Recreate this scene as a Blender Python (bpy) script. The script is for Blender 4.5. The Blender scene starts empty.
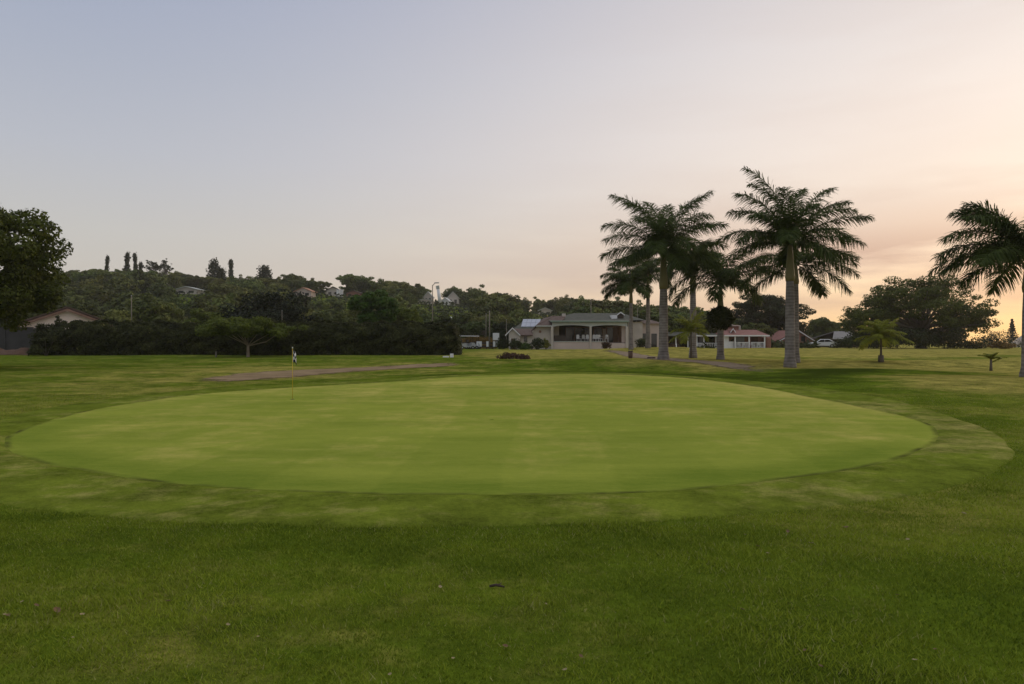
import bpy, bmesh, math, random
import numpy as np
from mathutils import Vector, Matrix

random.seed(7)
RNG = np.random.default_rng(11)
scene = bpy.context.scene
COL = scene.collection
EYE = 1.55          # camera height
F = 683.0           # focal length in pixels of the photograph
R = math.radians


def lin(r, g, b):
    f = lambda c: (c / 255) / 12.92 if c / 255 <= 0.04045 else ((c / 255 + 0.055) / 1.055) ** 2.4
    return (f(r), f(g), f(b), 1.0)


def ss(a, b, v):
    t = np.clip((v - a) / (b - a), 0, 1)
    return t * t * (3 - 2 * t)


# ------------------------------------------------------------------ terrain
HX = np.array([-420, -250, -181, -148, -128, -103, -74, -62, -46, -25, -5, 11, 36, 53, 80, 105, 140, 420])
HZ = np.array([18, 22, 22.5, 23.5, 21.5, 20.5, 20.0, 19.0, 17.5, 15.5, 12.5, 11.5, 10.3, 8.5, 6, 3, 0.3, 0.0])


def tz(x, y):
    x = np.asarray(x, float); y = np.asarray(y, float)
    z = 0.6 * ss(33, 80, y)
    z = z + 0.27 * np.exp(-0.5 * (((x - 11) / 7.5) ** 2 + ((y - 46) / 5.5) ** 2))
    z = z + 0.42 * np.exp(-0.5 * (((x - 17) / 6.0) ** 2 + ((y - 74) / 6.0) ** 2))
    z = z + 0.10 * np.exp(-0.5 * (((x - 14) / 3.5) ** 2 + ((y - 25) / 3.0) ** 2))
    z = z + 0.16 * np.exp(-0.5 * (((x - 26) / 9.0) ** 2 + ((y - 44) / 3.0) ** 2))
    z = z - 0.12 * np.exp(-0.5 * (((x - 30) / 12.0) ** 2 + ((y - 53) / 3.5) ** 2))
    z = z + 0.10 * np.exp(-0.5 * (((x + 4) / 4.0) ** 2 + ((y - 36) / 2.2) ** 2))
    z = z + 0.13 * np.exp(-0.5 * (((x - 0.8) / 4.5) ** 2 + ((y - 25) / 5.0) ** 2))
    for (mx, my, ma, sx, sy) in ((-3, 43, .26, 4.0, 2.3), (5, 41, .30, 3.6, 2.2), (11.5, 38.5, .16, 3.2, 2.2), (17.5, 33, .26, 3.2, 2.3), (19, 26, .16, 3.0, 2.4), (28, 42, .22, 6, 2.2), (-17, 33, .14, 5, 2.6)):
        z = z + ma * np.exp(-0.5 * (((x - mx) / sx) ** 2 + ((y - my) / sy) ** 2))
    far = ss(9, 18, np.abs(x) * 0.9) * ss(6, 12, y)
    z = z + 0.035 * np.sin(x * 0.41 + 1) * np.sin(y * 0.33 + 0.6) * far
    z = z + 0.022 * np.sin(x * 0.9 + 2) * np.sin(y * 1.15) * ss(9, 6.5, y) 
    z = z + np.interp(x, HX, HZ) * ss(112, 275, y) * (1 - 0.35 * ss(300, 620, y))
    return z


def Z(x, y):
    return float(tz(x, y))


def PX(px, Y):
    return (px - 512) / F * Y


def PZ(py, Y):
    return EYE + (342 - py) / F * Y


def hit(px, py):
    """the point of the ground seen at a pixel"""
    prev = 2.0
    d = 2.0
    while d < 640:
        if EYE + (342 - py) / F * d <= Z(PX(px, d), d):
            lo, hi = prev, d
            for _ in range(25):
                m = (lo + hi) / 2
                if EYE + (342 - py) / F * m <= Z(PX(px, m), m): hi = m
                else: lo = m
            return PX(px, hi), hi
        prev = d
        d *= 1.01
    return PX(px, 640), 640


# ------------------------------------------------------------------ objects
def tag(o, label=None, cat=None, group=None, kind=None):
    if label: o['label'] = label
    if cat: o['category'] = cat
    if group: o['group'] = group
    if kind: o['kind'] = kind
    return o


def thing(name, label, cat, loc=(0, 0, 0), rz=0.0, group=None, rx=0.0, ry=0.0):
    o = bpy.data.objects.new(name, None)
    o.empty_display_size = 0.3
    COL.objects.link(o)
    o.location = loc
    o.rotation_euler = (rx, ry, rz)
    return tag(o, label, cat, group)


def link_mesh(name, me, mats, parent=None, smooth=False):
    for m in (mats if isinstance(mats, (list, tuple)) else [mats]):
        me.materials.append(m)
    if smooth:
        me.polygons.foreach_set('use_smooth', [True] * len(me.polygons))
    o = bpy.data.objects.new(name, me)
    COL.objects.link(o)
    if parent: o.parent = parent
    return o


def copy_tree(o, parent=None):
    c = o.copy(); COL.objects.link(c)
    if parent is not None: c.parent = parent
    for ch in list(o.children): copy_tree(ch, c)
    return c


class MB:
    """collects shapes, built as ONE mesh"""
    def __init__(self):
        self.v = []; self.f = []; self.mi = []; self.m = 0

    def add(self, vs, fs):
        b = len(self.v)
        self.v += [tuple(v) for v in vs]
        for f in fs:
            self.f.append([b + i for i in f]); self.mi.append(self.m)
        return self

    def box(self, x0, x1, y0, y1, z0, z1, bev=0.0):
        if bev > 0:
            bm = bmesh.new()
            bmesh.ops.create_cube(bm, size=1)
            for v in bm.verts:
                v.co = Vector(((x0 + x1) / 2 + v.co.x * (x1 - x0), (y0 + y1) / 2 + v.co.y * (y1 - y0), (z0 + z1) / 2 + v.co.z * (z1 - z0)))
            bmesh.ops.bevel(bm, geom=bm.edges[:], offset=bev, segments=2, affect='EDGES', profile=0.6)
            bm.verts.index_update()
            self.add([v.co[:] for v in bm.verts], [[v.index for v in f.verts] for f in bm.faces])
            bm.free()
            return self
        vs = [(x, y, z) for z in (z0, z1) for y in (y0, y1) for x in (x0, x1)]
        return self.add(vs, [(0, 2, 3, 1), (4, 5, 7, 6), (0, 1, 5, 4), (2, 6, 7, 3), (0, 4, 6, 2), (1, 3, 7, 5)])

    def tube(self, pts, rad, n=8, cap=True):
        pts = [Vector(p) for p in pts]
        if not isinstance(rad, (list, tuple, np.ndarray)): rad = [rad] * len(pts)
        up = Vector((0.31, 0.17, 1)).normalized()
        vs = []; fs = []
        for i, p in enumerate(pts):
            t = (pts[min(i + 1, len(pts) - 1)] - pts[max(i - 1, 0)])
            t = t.normalized() if t.length > 1e-9 else Vector((0, 0, 1))
            a = t.cross(Vector((0, 1, 0)) if abs(t.y) < 0.9 else Vector((1, 0, 0))).normalized()
            b = t.cross(a)
            for k in range(n):
                w = 2 * math.pi * k / n
                vs.append(p + (a * math.cos(w) + b * math.sin(w)) * rad[i])
        for i in range(len(pts) - 1):
            for k in range(n):
                fs.append((i * n + k, i * n + (k + 1) % n, (i + 1) * n + (k + 1) % n, (i + 1) * n + k))
        if cap:
            fs.append(tuple(range(n))[::-1]); fs.append(tuple((len(pts) - 1) * n + k for k in range(n)))
        return self.add(vs, fs)

    def prism(self, prof, y0, y1):
        """profile in x,z extruded along y"""
        n = len(prof)
        vs = [(x, y0, z) for x, z in prof] + [(x, y1, z) for x, z in prof]
        fs = [tuple(range(n)), tuple(range(n, 2 * n))[::-1]] + [(i, n + i, n + (i + 1) % n, (i + 1) % n)[::-1] for i in range(n)]
        return self.add(vs, fs)

    def prism_x(self, prof, x0, x1):
        n = len(prof)
        vs = [(x0, y, z) for y, z in prof] + [(x1, y, z) for y, z in prof]
        fs = [tuple(range(n)), tuple(range(n, 2 * n))[::-1]] + [(i, n + i, n + (i + 1) % n, (i + 1) % n)[::-1] for i in range(n)]
        return self.add(vs, fs)

    def slab(self, quad, th):
        """a flat panel with thickness, quad = 4 corners"""
        q = [Vector(p) for p in quad]
        n = (q[1] - q[0]).cross(q[3] - q[0]).normalized() * th
        vs = [p for p in q] + [p - n for p in q]
        return self.add(vs, [(0, 1, 2, 3), (7, 6, 5, 4), (0, 4, 5, 1), (1, 5, 6, 2), (2, 6, 7, 3), (3, 7, 4, 0)])

    def build(self, name, mats, parent=None, smooth=False):
        me = bpy.data.meshes.new(name)
        me.from_pydata(self.v, [], self.f)
        me.polygons.foreach_set('material_index', self.mi)
        bm = bmesh.new(); bm.from_mesh(me)
        bmesh.ops.recalc_face_normals(bm, faces=bm.faces[:])
        bm.to_mesh(me); bm.free()
        me.update()
        return link_mesh(name, me, mats, parent, smooth)


def np_mesh(name, V, faces_n, attrs=None):
    """V (N,3) in consecutive runs of faces_n corners per face"""
    n = len(V); nf = n // faces_n
    me = bpy.data.meshes.new(name)
    me.vertices.add(n); me.vertices.foreach_set('co', V.astype(np.float32).ravel())
    me.loops.add(n); me.loops.foreach_set('vertex_index', np.arange(n, dtype=np.int32))
    me.polygons.add(nf)
    me.polygons.foreach_set('loop_start', np.arange(0, n, faces_n, dtype=np.int32))
    me.polygons.foreach_set('loop_total', np.full(nf, faces_n, dtype=np.int32))
    for k, a in (attrs or {}).items():
        at = me.attributes.new(k, 'FLOAT', 'FACE')
        at.data.foreach_set('value', a.astype(np.float32))
    me.update(calc_edges=True)
    return me


def leaf_cards(C, N, size, rng, asp=0.55):
    """diamond leaves at centres C facing N"""
    n = len(C)
    N = N / (np.linalg.norm(N, axis=1, keepdims=True) + 1e-9)
    T = rng.normal(size=(n, 3)); T -= (T * N).sum(1, keepdims=True) * N
    T /= np.linalg.norm(T, axis=1, keepdims=True) + 1e-9
    B = np.cross(N, T)
    s = size * rng.uniform(0.65, 1.35, (n, 1))
    V = np.stack([C + T * s, C + B * s * asp, C - T * s, C - B * s * asp], 1)
    return V.reshape(-1, 3)


# ------------------------------------------------------------------ materials
def nodes_of(m):
    m.use_nodes = True
    nt = m.node_tree; nt.nodes.clear()
    return nt, nt.nodes, nt.links


def mk(name, c1, c2=None, scale=3.0, rough=0.8, bump=0.0, bscale=None, metal=0.0, stretch=(1, 1, 1), spec=0.3, detail=6):
    m = bpy.data.materials.new(name)
    nt, N, L = nodes_of(m)
    out = N.new('ShaderNodeOutputMaterial'); p = N.new('ShaderNodeBsdfPrincipled')
    L.new(p.outputs[0], out.inputs[0])
    p.inputs['Roughness'].default_value = rough
    p.inputs['Metallic'].default_value = metal
    p.inputs['Specular IOR Level'].default_value = spec
    c2 = c2 or tuple(c * 0.75 for c in c1[:3])
    tc = N.new('ShaderNodeTexCoord'); mp = N.new('ShaderNodeMapping')
    mp.inputs['Scale'].default_value = stretch
    L.new(tc.outputs['Object'], mp.inputs[0])
    nz = N.new('ShaderNodeTexNoise'); nz.inputs['Scale'].default_value = scale; nz.inputs['Detail'].default_value = detail
    L.new(mp.outputs[0], nz.inputs['Vector'])
    rp = N.new('ShaderNodeValToRGB')
    rp.color_ramp.elements[0].position = 0.3; rp.color_ramp.elements[1].position = 0.7
    rp.color_ramp.elements[0].color = (*c1[:3], 1); rp.color_ramp.elements[1].color = (*c2[:3], 1)
    L.new(nz.outputs[0], rp.inputs[0]); L.new(rp.outputs[0], p.inputs['Base Color'])
    if bump:
        nb = N.new('ShaderNodeTexNoise'); nb.inputs['Scale'].default_value = bscale or scale * 4; nb.inputs['Detail'].default_value = 4
        L.new(mp.outputs[0], nb.inputs['Vector'])
        b = N.new('ShaderNodeBump'); b.inputs['Strength'].default_value = bump; b.inputs['Distance'].default_value = 0.05
        L.new(nb.outputs[0], b.inputs['Height']); L.new(b.outputs[0], p.inputs['Normal'])
    return m


def leaf_mat(name, dark, light, tip=None, trans=0.3, objvar=0.0, nscale=0.5, rough=0.6):
    """leaf colours vary leaf by leaf and branch by branch"""
    m = bpy.data.materials.new(name)
    nt, N, L = nodes_of(m)
    out = N.new('ShaderNodeOutputMaterial')
    at = N.new('ShaderNodeAttribute'); at.attribute_name = 'rnd'
    tc = N.new('ShaderNodeTexCoord')
    nz = N.new('ShaderNodeTexNoise'); nz.inputs['Scale'].default_value = nscale; nz.inputs['Detail'].default_value = 3
    L.new(tc.outputs['Object'], nz.inputs['Vector'])
    a = N.new('ShaderNodeMath'); a.operation = 'MULTIPLY_ADD'
    L.new(nz.outputs[0], a.inputs[0]); a.inputs[1].default_value = 1.4; a.inputs[2].default_value = -0.45
    b = N.new('ShaderNodeMath'); b.operation = 'MULTIPLY_ADD'; b.use_clamp = True
    L.new(at.outputs['Fac'], b.inputs[0]); b.inputs[1].default_value = 0.5; L.new(a.outputs[0], b.inputs[2])
    rp = N.new('ShaderNodeValToRGB')
    rp.color_ramp.elements[0].color = (*dark, 1); rp.color_ramp.elements[1].color = (*light, 1)
    if tip:
        e = rp.color_ramp.elements.new(0.93); e.color = (*light, 1); rp.color_ramp.elements[-1].color = (*tip, 1)
    L.new(b.outputs[0], rp.inputs[0])
    colr = rp.outputs[0]
    if objvar:
        oi = N.new('ShaderNodeObjectInfo'); hs = N.new('ShaderNodeHueSaturation')
        v = N.new('ShaderNodeMath'); v.operation = 'MULTIPLY_ADD'; v.inputs[1].default_value = objvar * 2; v.inputs[2].default_value = 1 - objvar
        L.new(oi.outputs['Random'], v.inputs[0]); L.new(v.outputs[0], hs.inputs['Value'])
        h = N.new('ShaderNodeMath'); h.operation = 'MULTIPLY_ADD'; h.inputs[1].default_value = -0.06; h.inputs[2].default_value = 0.525
        w = N.new('ShaderNodeMath'); w.operation = 'FRACT'; w2 = N.new('ShaderNodeMath'); w2.operation = 'MULTIPLY'; w2.inputs[1].default_value = 7.31
        L.new(oi.outputs['Random'], w2.inputs[0]); L.new(w2.outputs[0], w.inputs[0]); L.new(w.outputs[0], h.inputs[0]); L.new(h.outputs[0], hs.inputs['Hue'])
        L.new(colr, hs.inputs['Color']); colr = hs.outputs[0]
    p = N.new('ShaderNodeBsdfPrincipled'); p.inputs['Roughness'].default_value = rough; p.inputs['Specular IOR Level'].default_value = 0.08
    t = N.new('ShaderNodeBsdfTranslucent'); mx = N.new('ShaderNodeMixShader'); mx.inputs[0].default_value = trans
    L.new(colr, p.inputs['Base Color']); L.new(colr, t.inputs['Color'])
    L.new(p.outputs[0], mx.inputs[1]); L.new(t.outputs[0], mx.inputs[2]); L.new(mx.outputs[0], out.inputs[0])
    return m


def turf_mat(name, lush, dry, dark, attr='dry', fine=22.0, mott=1.1, bump=0.5, stretch=(1, 1, 1), kn=0.9, edge=None, amp=0.45):
    m = bpy.data.materials.new(name)
    nt, N, L = nodes_of(m)
    out = N.new('ShaderNodeOutputMaterial'); p = N.new('ShaderNodeBsdfPrincipled')
    p.inputs['Roughness'].default_value = 1.0; p.inputs['Specular IOR Level'].default_value = 0.0
    L.new(p.outputs[0], out.inputs[0])
    tc = N.new('ShaderNodeTexCoord'); mp = N.new('ShaderNodeMapping'); mp.inputs['Scale'].default_value = stretch
    L.new(tc.outputs['Object'], mp.inputs[0])

    def noise(s, d=5, src=mp.outputs[0], rg=0.6):
        n = N.new('ShaderNodeTexNoise'); n.inputs['Scale'].default_value = s; n.inputs['Detail'].default_value = d; n.inputs['Roughness'].default_value = rg
        L.new(src, n.inputs['Vector']); return n.outputs[0]

    def math_(op, a, b, c=None, clamp=False):
        n = N.new('ShaderNodeMath'); n.operation = op; n.use_clamp = clamp
        for i, v in enumerate((a, b, c)):
            if v is None: continue
            if isinstance(v, (int, float)): n.inputs[i].default_value = v
            else: L.new(v, n.inputs[i])
        return n.outputs[0]

    def mix(f, a, b):
        n = N.new('ShaderNodeMix'); n.data_type = 'RGBA'
        L.new(f, n.inputs[0])
        for i, v in ((6, a), (7, b)):
            if isinstance(v, tuple): n.inputs[i].default_value = (*v[:3], 1)
            else: L.new(v, n.inputs[i])
        return n.outputs[2]
    at = N.new('ShaderNodeAttribute'); at.attribute_name = attr
    ob = tc.outputs['Object']
    n1 = noise(mott * 0.35, 6, ob); n2 = noise(mott * 2.2, 6, ob, 0.7); n3 = noise(fine, 3, mp.outputs[0], 0.7); n4 = noise(fine * 3.1, 2, mp.outputs[0], 0.8)
    d = math_('MULTIPLY_ADD', math_('ADD', n1, n2), kn, -kn)
    d = math_('ADD', d, at.outputs['Fac'], None, True)
    c = mix(d, lush, dry)
    n5 = noise(mott * 0.9, 12, mp.outputs[0], 0.78)          # unevenness at every size
    k = math_('MULTIPLY_ADD', n5, 3.4, -1.3, True)
    k = math_('ADD', math_('MULTIPLY', k, amp), math_('MULTIPLY', math_('MULTIPLY_ADD', math_('ADD', n3, n4), 2.2, -1.9, True), amp * 0.45))
    k = math_('ADD', k, math_('MULTIPLY', math_('MULTIPLY', at.outputs['Fac'], -1.0, None, True), 0.9), None, True)  # values below zero darken the turf, painted slope shade among them
    c = mix(k, c, dark)
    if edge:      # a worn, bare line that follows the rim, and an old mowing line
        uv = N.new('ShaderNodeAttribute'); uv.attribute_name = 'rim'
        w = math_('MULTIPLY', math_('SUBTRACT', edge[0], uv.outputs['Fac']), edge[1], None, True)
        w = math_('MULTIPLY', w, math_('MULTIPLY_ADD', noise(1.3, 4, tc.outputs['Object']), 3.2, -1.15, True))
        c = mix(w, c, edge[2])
    L.new(c, p.inputs['Base Color'])
    b = N.new('ShaderNodeBump'); b.inputs['Strength'].default_value = bump; b.inputs['Distance'].default_value = 0.04
    L.new(math_('ADD', n3, n4), b.inputs['Height']); L.new(b.outputs[0], p.inputs['Normal'])
    return m


M = {}
M['rough'] = turf_mat('rough_grass', (0.120, 0.170, 0.013), (0.410, 0.345, 0.085), (0.036, 0.052, 0.006), kn=2.2, amp=0.8)
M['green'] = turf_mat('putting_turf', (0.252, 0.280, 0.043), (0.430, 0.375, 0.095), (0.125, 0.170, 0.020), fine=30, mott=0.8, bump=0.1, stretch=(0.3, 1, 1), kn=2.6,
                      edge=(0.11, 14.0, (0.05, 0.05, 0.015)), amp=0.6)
M['collar'] = turf_mat('collar_turf', (0.170, 0.210, 0.024), (0.410, 0.350, 0.115), (0.050, 0.065, 0.008), fine=24, mott=1.3, bump=0.35, kn=2.4, amp=0.8)


def worn_mat(name, c1, c2, cut):
    """bare ground whose ragged rim lets the grass through"""
    m = mk(name, c1, c2, 0.9, 0.95, 0.3, 12, spec=0.0)
    nt = m.node_tree; N = nt.nodes; L = nt.links
    p = next(n for n in N if n.type == 'BSDF_PRINCIPLED'); out = next(n for n in N if n.type == 'OUTPUT_MATERIAL')
    at = N.new('ShaderNodeAttribute'); at.attribute_name = 'rim'
    tc = N.new('ShaderNodeTexCoord'); nz = N.new('ShaderNodeTexNoise'); nz.inputs['Scale'].default_value = 1.1; nz.inputs['Detail'].default_value = 9; nz.inputs['Roughness'].default_value = .7
    L.new(tc.outputs['Object'], nz.inputs['Vector'])
    a = N.new('ShaderNodeMath'); a.operation = 'ADD'; L.new(at.outputs['Fac'], a.inputs[0]); L.new(nz.outputs[0], a.inputs[1])
    g = N.new('ShaderNodeMath'); g.operation = 'MULTIPLY_ADD'; g.use_clamp = True; L.new(a.outputs[0], g.inputs[0]); g.inputs[1].default_value = 5; g.inputs[2].default_value = -5 * cut
    tr = N.new('ShaderNodeBsdfTransparent'); mx = N.new('ShaderNodeMixShader')
    L.new(g.outputs[0], mx.inputs[0]); L.new(tr.outputs[0], mx.inputs[1]); L.new(p.outputs[0], mx.inputs[2]); L.new(mx.outputs[0], out.inputs[0])
    return m


M['dirt'] = worn_mat('bare_earth', (0.17, 0.122, 0.070), (0.27, 0.195, 0.115), 0.63)
M['tar'] = worn_mat('cart_track', (0.19, 0.145, 0.10), (0.26, 0.20, 0.14), 0.72)
M['floor'] = mk('verandah_tiles', (0.15, 0.115, 0.10), (0.19, 0.15, 0.125), 1.5, 0.95, 0.2, 20)
M['blade'] = leaf_mat('grass_blades', (0.058, 0.102, 0.006), (0.265, 0.320, 0.025), (0.30, 0.29, 0.10), trans=0.25, nscale=0.9)
M['bark'] = mk('grey_bark', (0.085, 0.068, 0.05), (0.15, 0.125, 0.10), 2.5, 0.95, 0.6, 9, stretch=(1, 1, 0.3))
M['pale_bark'] = mk('pale_bark', (0.22, 0.17, 0.12), (0.32, 0.26, 0.19), 3, 0.95, 0.4, 9)
M['leaf_left'] = leaf_mat('broad_leaves', (0.020, 0.030, 0.006), (0.105, 0.125, 0.020), (0.20, 0.19, 0.04), nscale=0.35)
M['leaf_hedge'] = leaf_mat('hedge_leaves', (0.008, 0.012, 0.004), (0.066, 0.070, 0.019), (0.26, 0.23, 0.08), trans=0.15, nscale=0.8)
M['hedge_core'] = mk('hedge_twigs', (0.012, 0.012, 0.007), (0.022, 0.02, 0.01), 3, 1)
M['leaf_umbrella'] = leaf_mat('feathery_leaves', (0.045, 0.066, 0.009), (0.130, 0.155, 0.022), (0.19, 0.20, 0.03), nscale=0.6)
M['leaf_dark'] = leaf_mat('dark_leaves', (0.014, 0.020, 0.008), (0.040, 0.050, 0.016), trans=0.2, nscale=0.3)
M['leaf_bright'] = leaf_mat('fresh_leaves', (0.026, 0.060, 0.010), (0.075, 0.125, 0.020), trans=0.3, nscale=0.3)
M['leaf_hill'] = leaf_mat('hill_leaves', (0.030, 0.044, 0.012), (0.160, 0.182, 0.044), trans=0.2, objvar=0.5, nscale=0.2)
M['leaf_deep'] = leaf_mat('deep_green_leaves', (0.006, 0.009, 0.004), (0.020, 0.027, 0.010), trans=0.1, nscale=0.3)
M['leaf_under'] = leaf_mat('undergrowth_leaves', (0.016, 0.024, 0.008), (0.050, 0.060, 0.018), trans=0.15, nscale=0.1)  # colour darkened so the gaps between hill crowns read as shade
M['leaf_right'] = leaf_mat('spreading_leaves', (0.030, 0.046, 0.010), (0.110, 0.130, 0.026), (0.15, 0.145, 0.03), trans=0.35, nscale=0.3)
M['leaf_conifer'] = leaf_mat('conifer_needles', (0.022, 0.030, 0.014), (0.05, 0.058, 0.025), trans=0.1, nscale=0.3)
M['leaf_brown'] = leaf_mat('russet_leaves', (0.09, 0.062, 0.016), (0.22, 0.13, 0.032), (0.26, 0.19, 0.06), trans=0.2, nscale=0.8)
M['leaf_shrub'] = leaf_mat('shrub_leaves', (0.018, 0.026, 0.009), (0.05, 0.065, 0.018), trans=0.2, nscale=0.8)
M['leaf_red'] = leaf_mat('reddish_leaves', (0.05, 0.03, 0.018), (0.11, 0.06, 0.035), trans=0.2, nscale=1.0)
M['leaf_gold'] = leaf_mat('golden_leaves', (0.10, 0.11, 0.012), (0.22, 0.21, 0.03), trans=0.3, nscale=1.0)
M['frond'] = leaf_mat('palm_leaflets', (0.022, 0.040, 0.010), (0.085, 0.115, 0.026), (0.11, 0.11, 0.035), trans=0.3, nscale=0.7)
M['frond_young'] = leaf_mat('young_palm_leaflets', (0.10, 0.13, 0.014), (0.24, 0.25, 0.032), (0.24, 0.22, 0.05), trans=0.4, nscale=1.2)
M['frond_dry'] = leaf_mat('dry_fronds', (0.03, 0.024, 0.013), (0.07, 0.052, 0.026), trans=0.15, nscale=1.0)
M['shaft'] = mk('crownshaft_green', (0.13, 0.125, 0.045), (0.19, 0.155, 0.07), 1.4, 0.6, 0.1, 6, stretch=(1, 1, 0.35))


def palm_bark():
    m = bpy.data.materials.new('ringed_palm_bark')
    nt, N, L = nodes_of(m)
    out = N.new('ShaderNodeOutputMaterial'); p = N.new('ShaderNodeBsdfPrincipled'); p.inputs['Roughness'].default_value = 0.9
    p.inputs['Specular IOR Level'].default_value = 0.15
    L.new(p.outputs[0], out.inputs[0])
    tc = N.new('ShaderNodeTexCoord'); mp = N.new('ShaderNodeMapping'); mp.inputs['Scale'].default_value = (0.5, 0.5, 1)
    L.new(tc.outputs['Object'], mp.inputs[0])
    w = N.new('ShaderNodeTexWave'); w.bands_direction = 'Z'; w.inputs['Scale'].default_value = 1.9; w.inputs['Distortion'].default_value = 2.2
    w.inputs['Detail'].default_value = 3; w.inputs['Detail Scale'].default_value = 1.3
    L.new(mp.outputs[0], w.inputs['Vector'])
    nz = N.new('ShaderNodeTexNoise'); nz.inputs['Scale'].default_value = 2.6; nz.inputs['Detail'].default_value = 7; L.new(tc.outputs['Object'], nz.inputs['Vector'])
    a = N.new('ShaderNodeMath'); a.operation = 'MULTIPLY_ADD'; a.inputs[1].default_value = 0.19
    L.new(w.outputs['Fac'], a.inputs[0]); L.new(nz.outputs[0], a.inputs[2])
    rp = N.new('ShaderNodeValToRGB')
    rp.color_ramp.elements[0].position = 0.35; rp.color_ramp.elements[1].position = 0.95
    rp.color_ramp.elements[0].color = (0.105, 0.088, 0.075, 1); rp.color_ramp.elements[1].color = (0.30, 0.265, 0.235, 1)
    L.new(a.outputs[0], rp.inputs[0]); L.new(rp.outputs[0], p.inputs['Base Color'])
    b = N.new('ShaderNodeBump'); b.inputs['Strength'].default_value = 0.5; b.inputs['Distance'].default_value = 0.03
    L.new(a.outputs[0], b.inputs['Height']); L.new(b.outputs[0], p.inputs['Normal'])
    return m


M['palm_bark'] = palm_bark()


def brick_mat(name, c1, c2, mortar, scale=3.2):
    m = bpy.data.materials.new(name)
    nt, N, L = nodes_of(m)
    out = N.new('ShaderNodeOutputMaterial'); p = N.new('ShaderNodeBsdfPrincipled'); p.inputs['Roughness'].default_value = 0.9
    L.new(p.outputs[0], out.inputs[0])
    tc = N.new('ShaderNodeTexCoord'); mp = N.new('ShaderNodeMapping'); mp.inputs['Rotation'].default_value = (R(90), 0, 0)
    L.new(tc.outputs['Object'], mp.inputs[0])
    b = N.new('ShaderNodeTexBrick'); b.inputs['Scale'].default_value = scale
    b.inputs['Color1'].default_value = (*c1, 1); b.inputs['Color2'].default_value = (*c2, 1); b.inputs['Mortar'].default_value = (*mortar, 1)
    L.new(mp.outputs[0], b.inputs['Vector']); L.new(b.outputs[0], p.inputs['Base Color'])
    return m


M['brick'] = brick_mat('red_brick', (0.22, 0.075, 0.045), (0.28, 0.11, 0.07), (0.25, 0.2, 0.17))
M['cream'] = mk('cream_plaster', (0.42, 0.37, 0.315), (0.49, 0.43, 0.37), 0.7, 0.9, 0.05)
M['pinkwall'] = mk('pinkish_plaster', (0.46, 0.37, 0.32), (0.53, 0.43, 0.37), 0.7, 0.9, 0.05)
M['white'] = mk('white_paint', (0.72, 0.71, 0.69), (0.62, 0.61, 0.59), 1.2, 0.5)
M['greytrim'] = mk('grey_green_trim', (0.36, 0.375, 0.33), (0.42, 0.43, 0.385), 0.9, 0.7)
M['greenroof'] = mk('green_gutter', (0.16, 0.21, 0.17), (0.2, 0.25, 0.2), 0.9, 0.6)
M['darkroof'] = mk('weathered_dark_tiles', (0.050, 0.052, 0.038), (0.082, 0.082, 0.062), 1.4, 0.9, 0.4, 8)
M['brownroof'] = mk('brown_tiles', (0.075, 0.048, 0.038), (0.12, 0.08, 0.062), 1.6, 0.9, 0.4, 9)
M['redroof'] = mk('red_tiles', (0.16, 0.065, 0.052), (0.22, 0.10, 0.08), 1.6, 0.85, 0.4, 9)
M['terracotta'] = mk('terracotta_tiles', (0.30, 0.15, 0.09), (0.38, 0.21, 0.14), 1.6, 0.85, 0.4, 9)
M['solar'] = mk('solar_glass', (0.20, 0.22, 0.27), (0.26, 0.28, 0.33), 0.5, 0.25, spec=0.6)
M['glass'] = mk('dark_glass', (0.016, 0.018, 0.02), (0.03, 0.03, 0.03), 0.6, 0.08, spec=0.6)
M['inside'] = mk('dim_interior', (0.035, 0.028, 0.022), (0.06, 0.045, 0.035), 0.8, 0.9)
M['door'] = mk('brown_timber', (0.085, 0.045, 0.03), (0.12, 0.068, 0.045), 2, 0.7, stretch=(1, 1, 0.2))
M['curtain'] = mk('beige_curtain', (0.26, 0.21, 0.17), (0.33, 0.28, 0.22), 3, 0.9, stretch=(3, 3, 0.2))
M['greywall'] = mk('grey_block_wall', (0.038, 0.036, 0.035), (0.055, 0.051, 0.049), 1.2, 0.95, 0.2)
M['gable'] = mk('pale_pink_gable', (0.78, 0.62, 0.53), (0.82, 0.68, 0.58), 0.8, 0.85)
M['clay'] = mk('red_clay_bank', (0.060, 0.030, 0.016), (0.10, 0.054, 0.03), 1.2, 0.95, 0.5, 8)
M['barge'] = mk('brown_barge_board', (0.17, 0.095, 0.065), (0.24, 0.14, 0.10), 2, 0.75)
M['pole'] = mk('weathered_pole', (0.14, 0.12, 0.09), (0.20, 0.17, 0.13), 2, 0.85, stretch=(1, 1, 0.2))
M['steel'] = mk('grey_steel', (0.30, 0.30, 0.29), (0.36, 0.36, 0.35), 2, 0.5)
M['black'] = mk('black_rubber', (0.015, 0.015, 0.015), (0.025, 0.025, 0.025), 4, 0.8)
M['dark'] = mk('dark_plastic', (0.03, 0.027, 0.024), (0.05, 0.045, 0.04), 3, 0.6)
M['rail'] = mk('dark_timber_rail', (0.045, 0.030, 0.022), (0.07, 0.05, 0.035), 2, 0.9)
M['yellow'] = mk('yellow_stick', (0.55, 0.36, 0.02), (0.62, 0.42, 0.03), 2, 0.5)
M['carwhite'] = mk('white_car_paint', (0.74, 0.74, 0.76), (0.70, 0.70, 0.72), 0.5, 0.25, spec=0.5)
M['silver'] = mk('silver_paint', (0.38, 0.39, 0.40), (0.42, 0.43, 0.44), 0.5, 0.3, metal=0.5)
M['litter_brown'] = mk('dead_leaf_brown', (0.085, 0.048, 0.022), (0.16, 0.10, 0.045), 25, 0.8)
M['litter_pale'] = mk('dead_leaf_pale', (0.20, 0.16, 0.075), (0.31, 0.25, 0.13), 25, 0.8)


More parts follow.
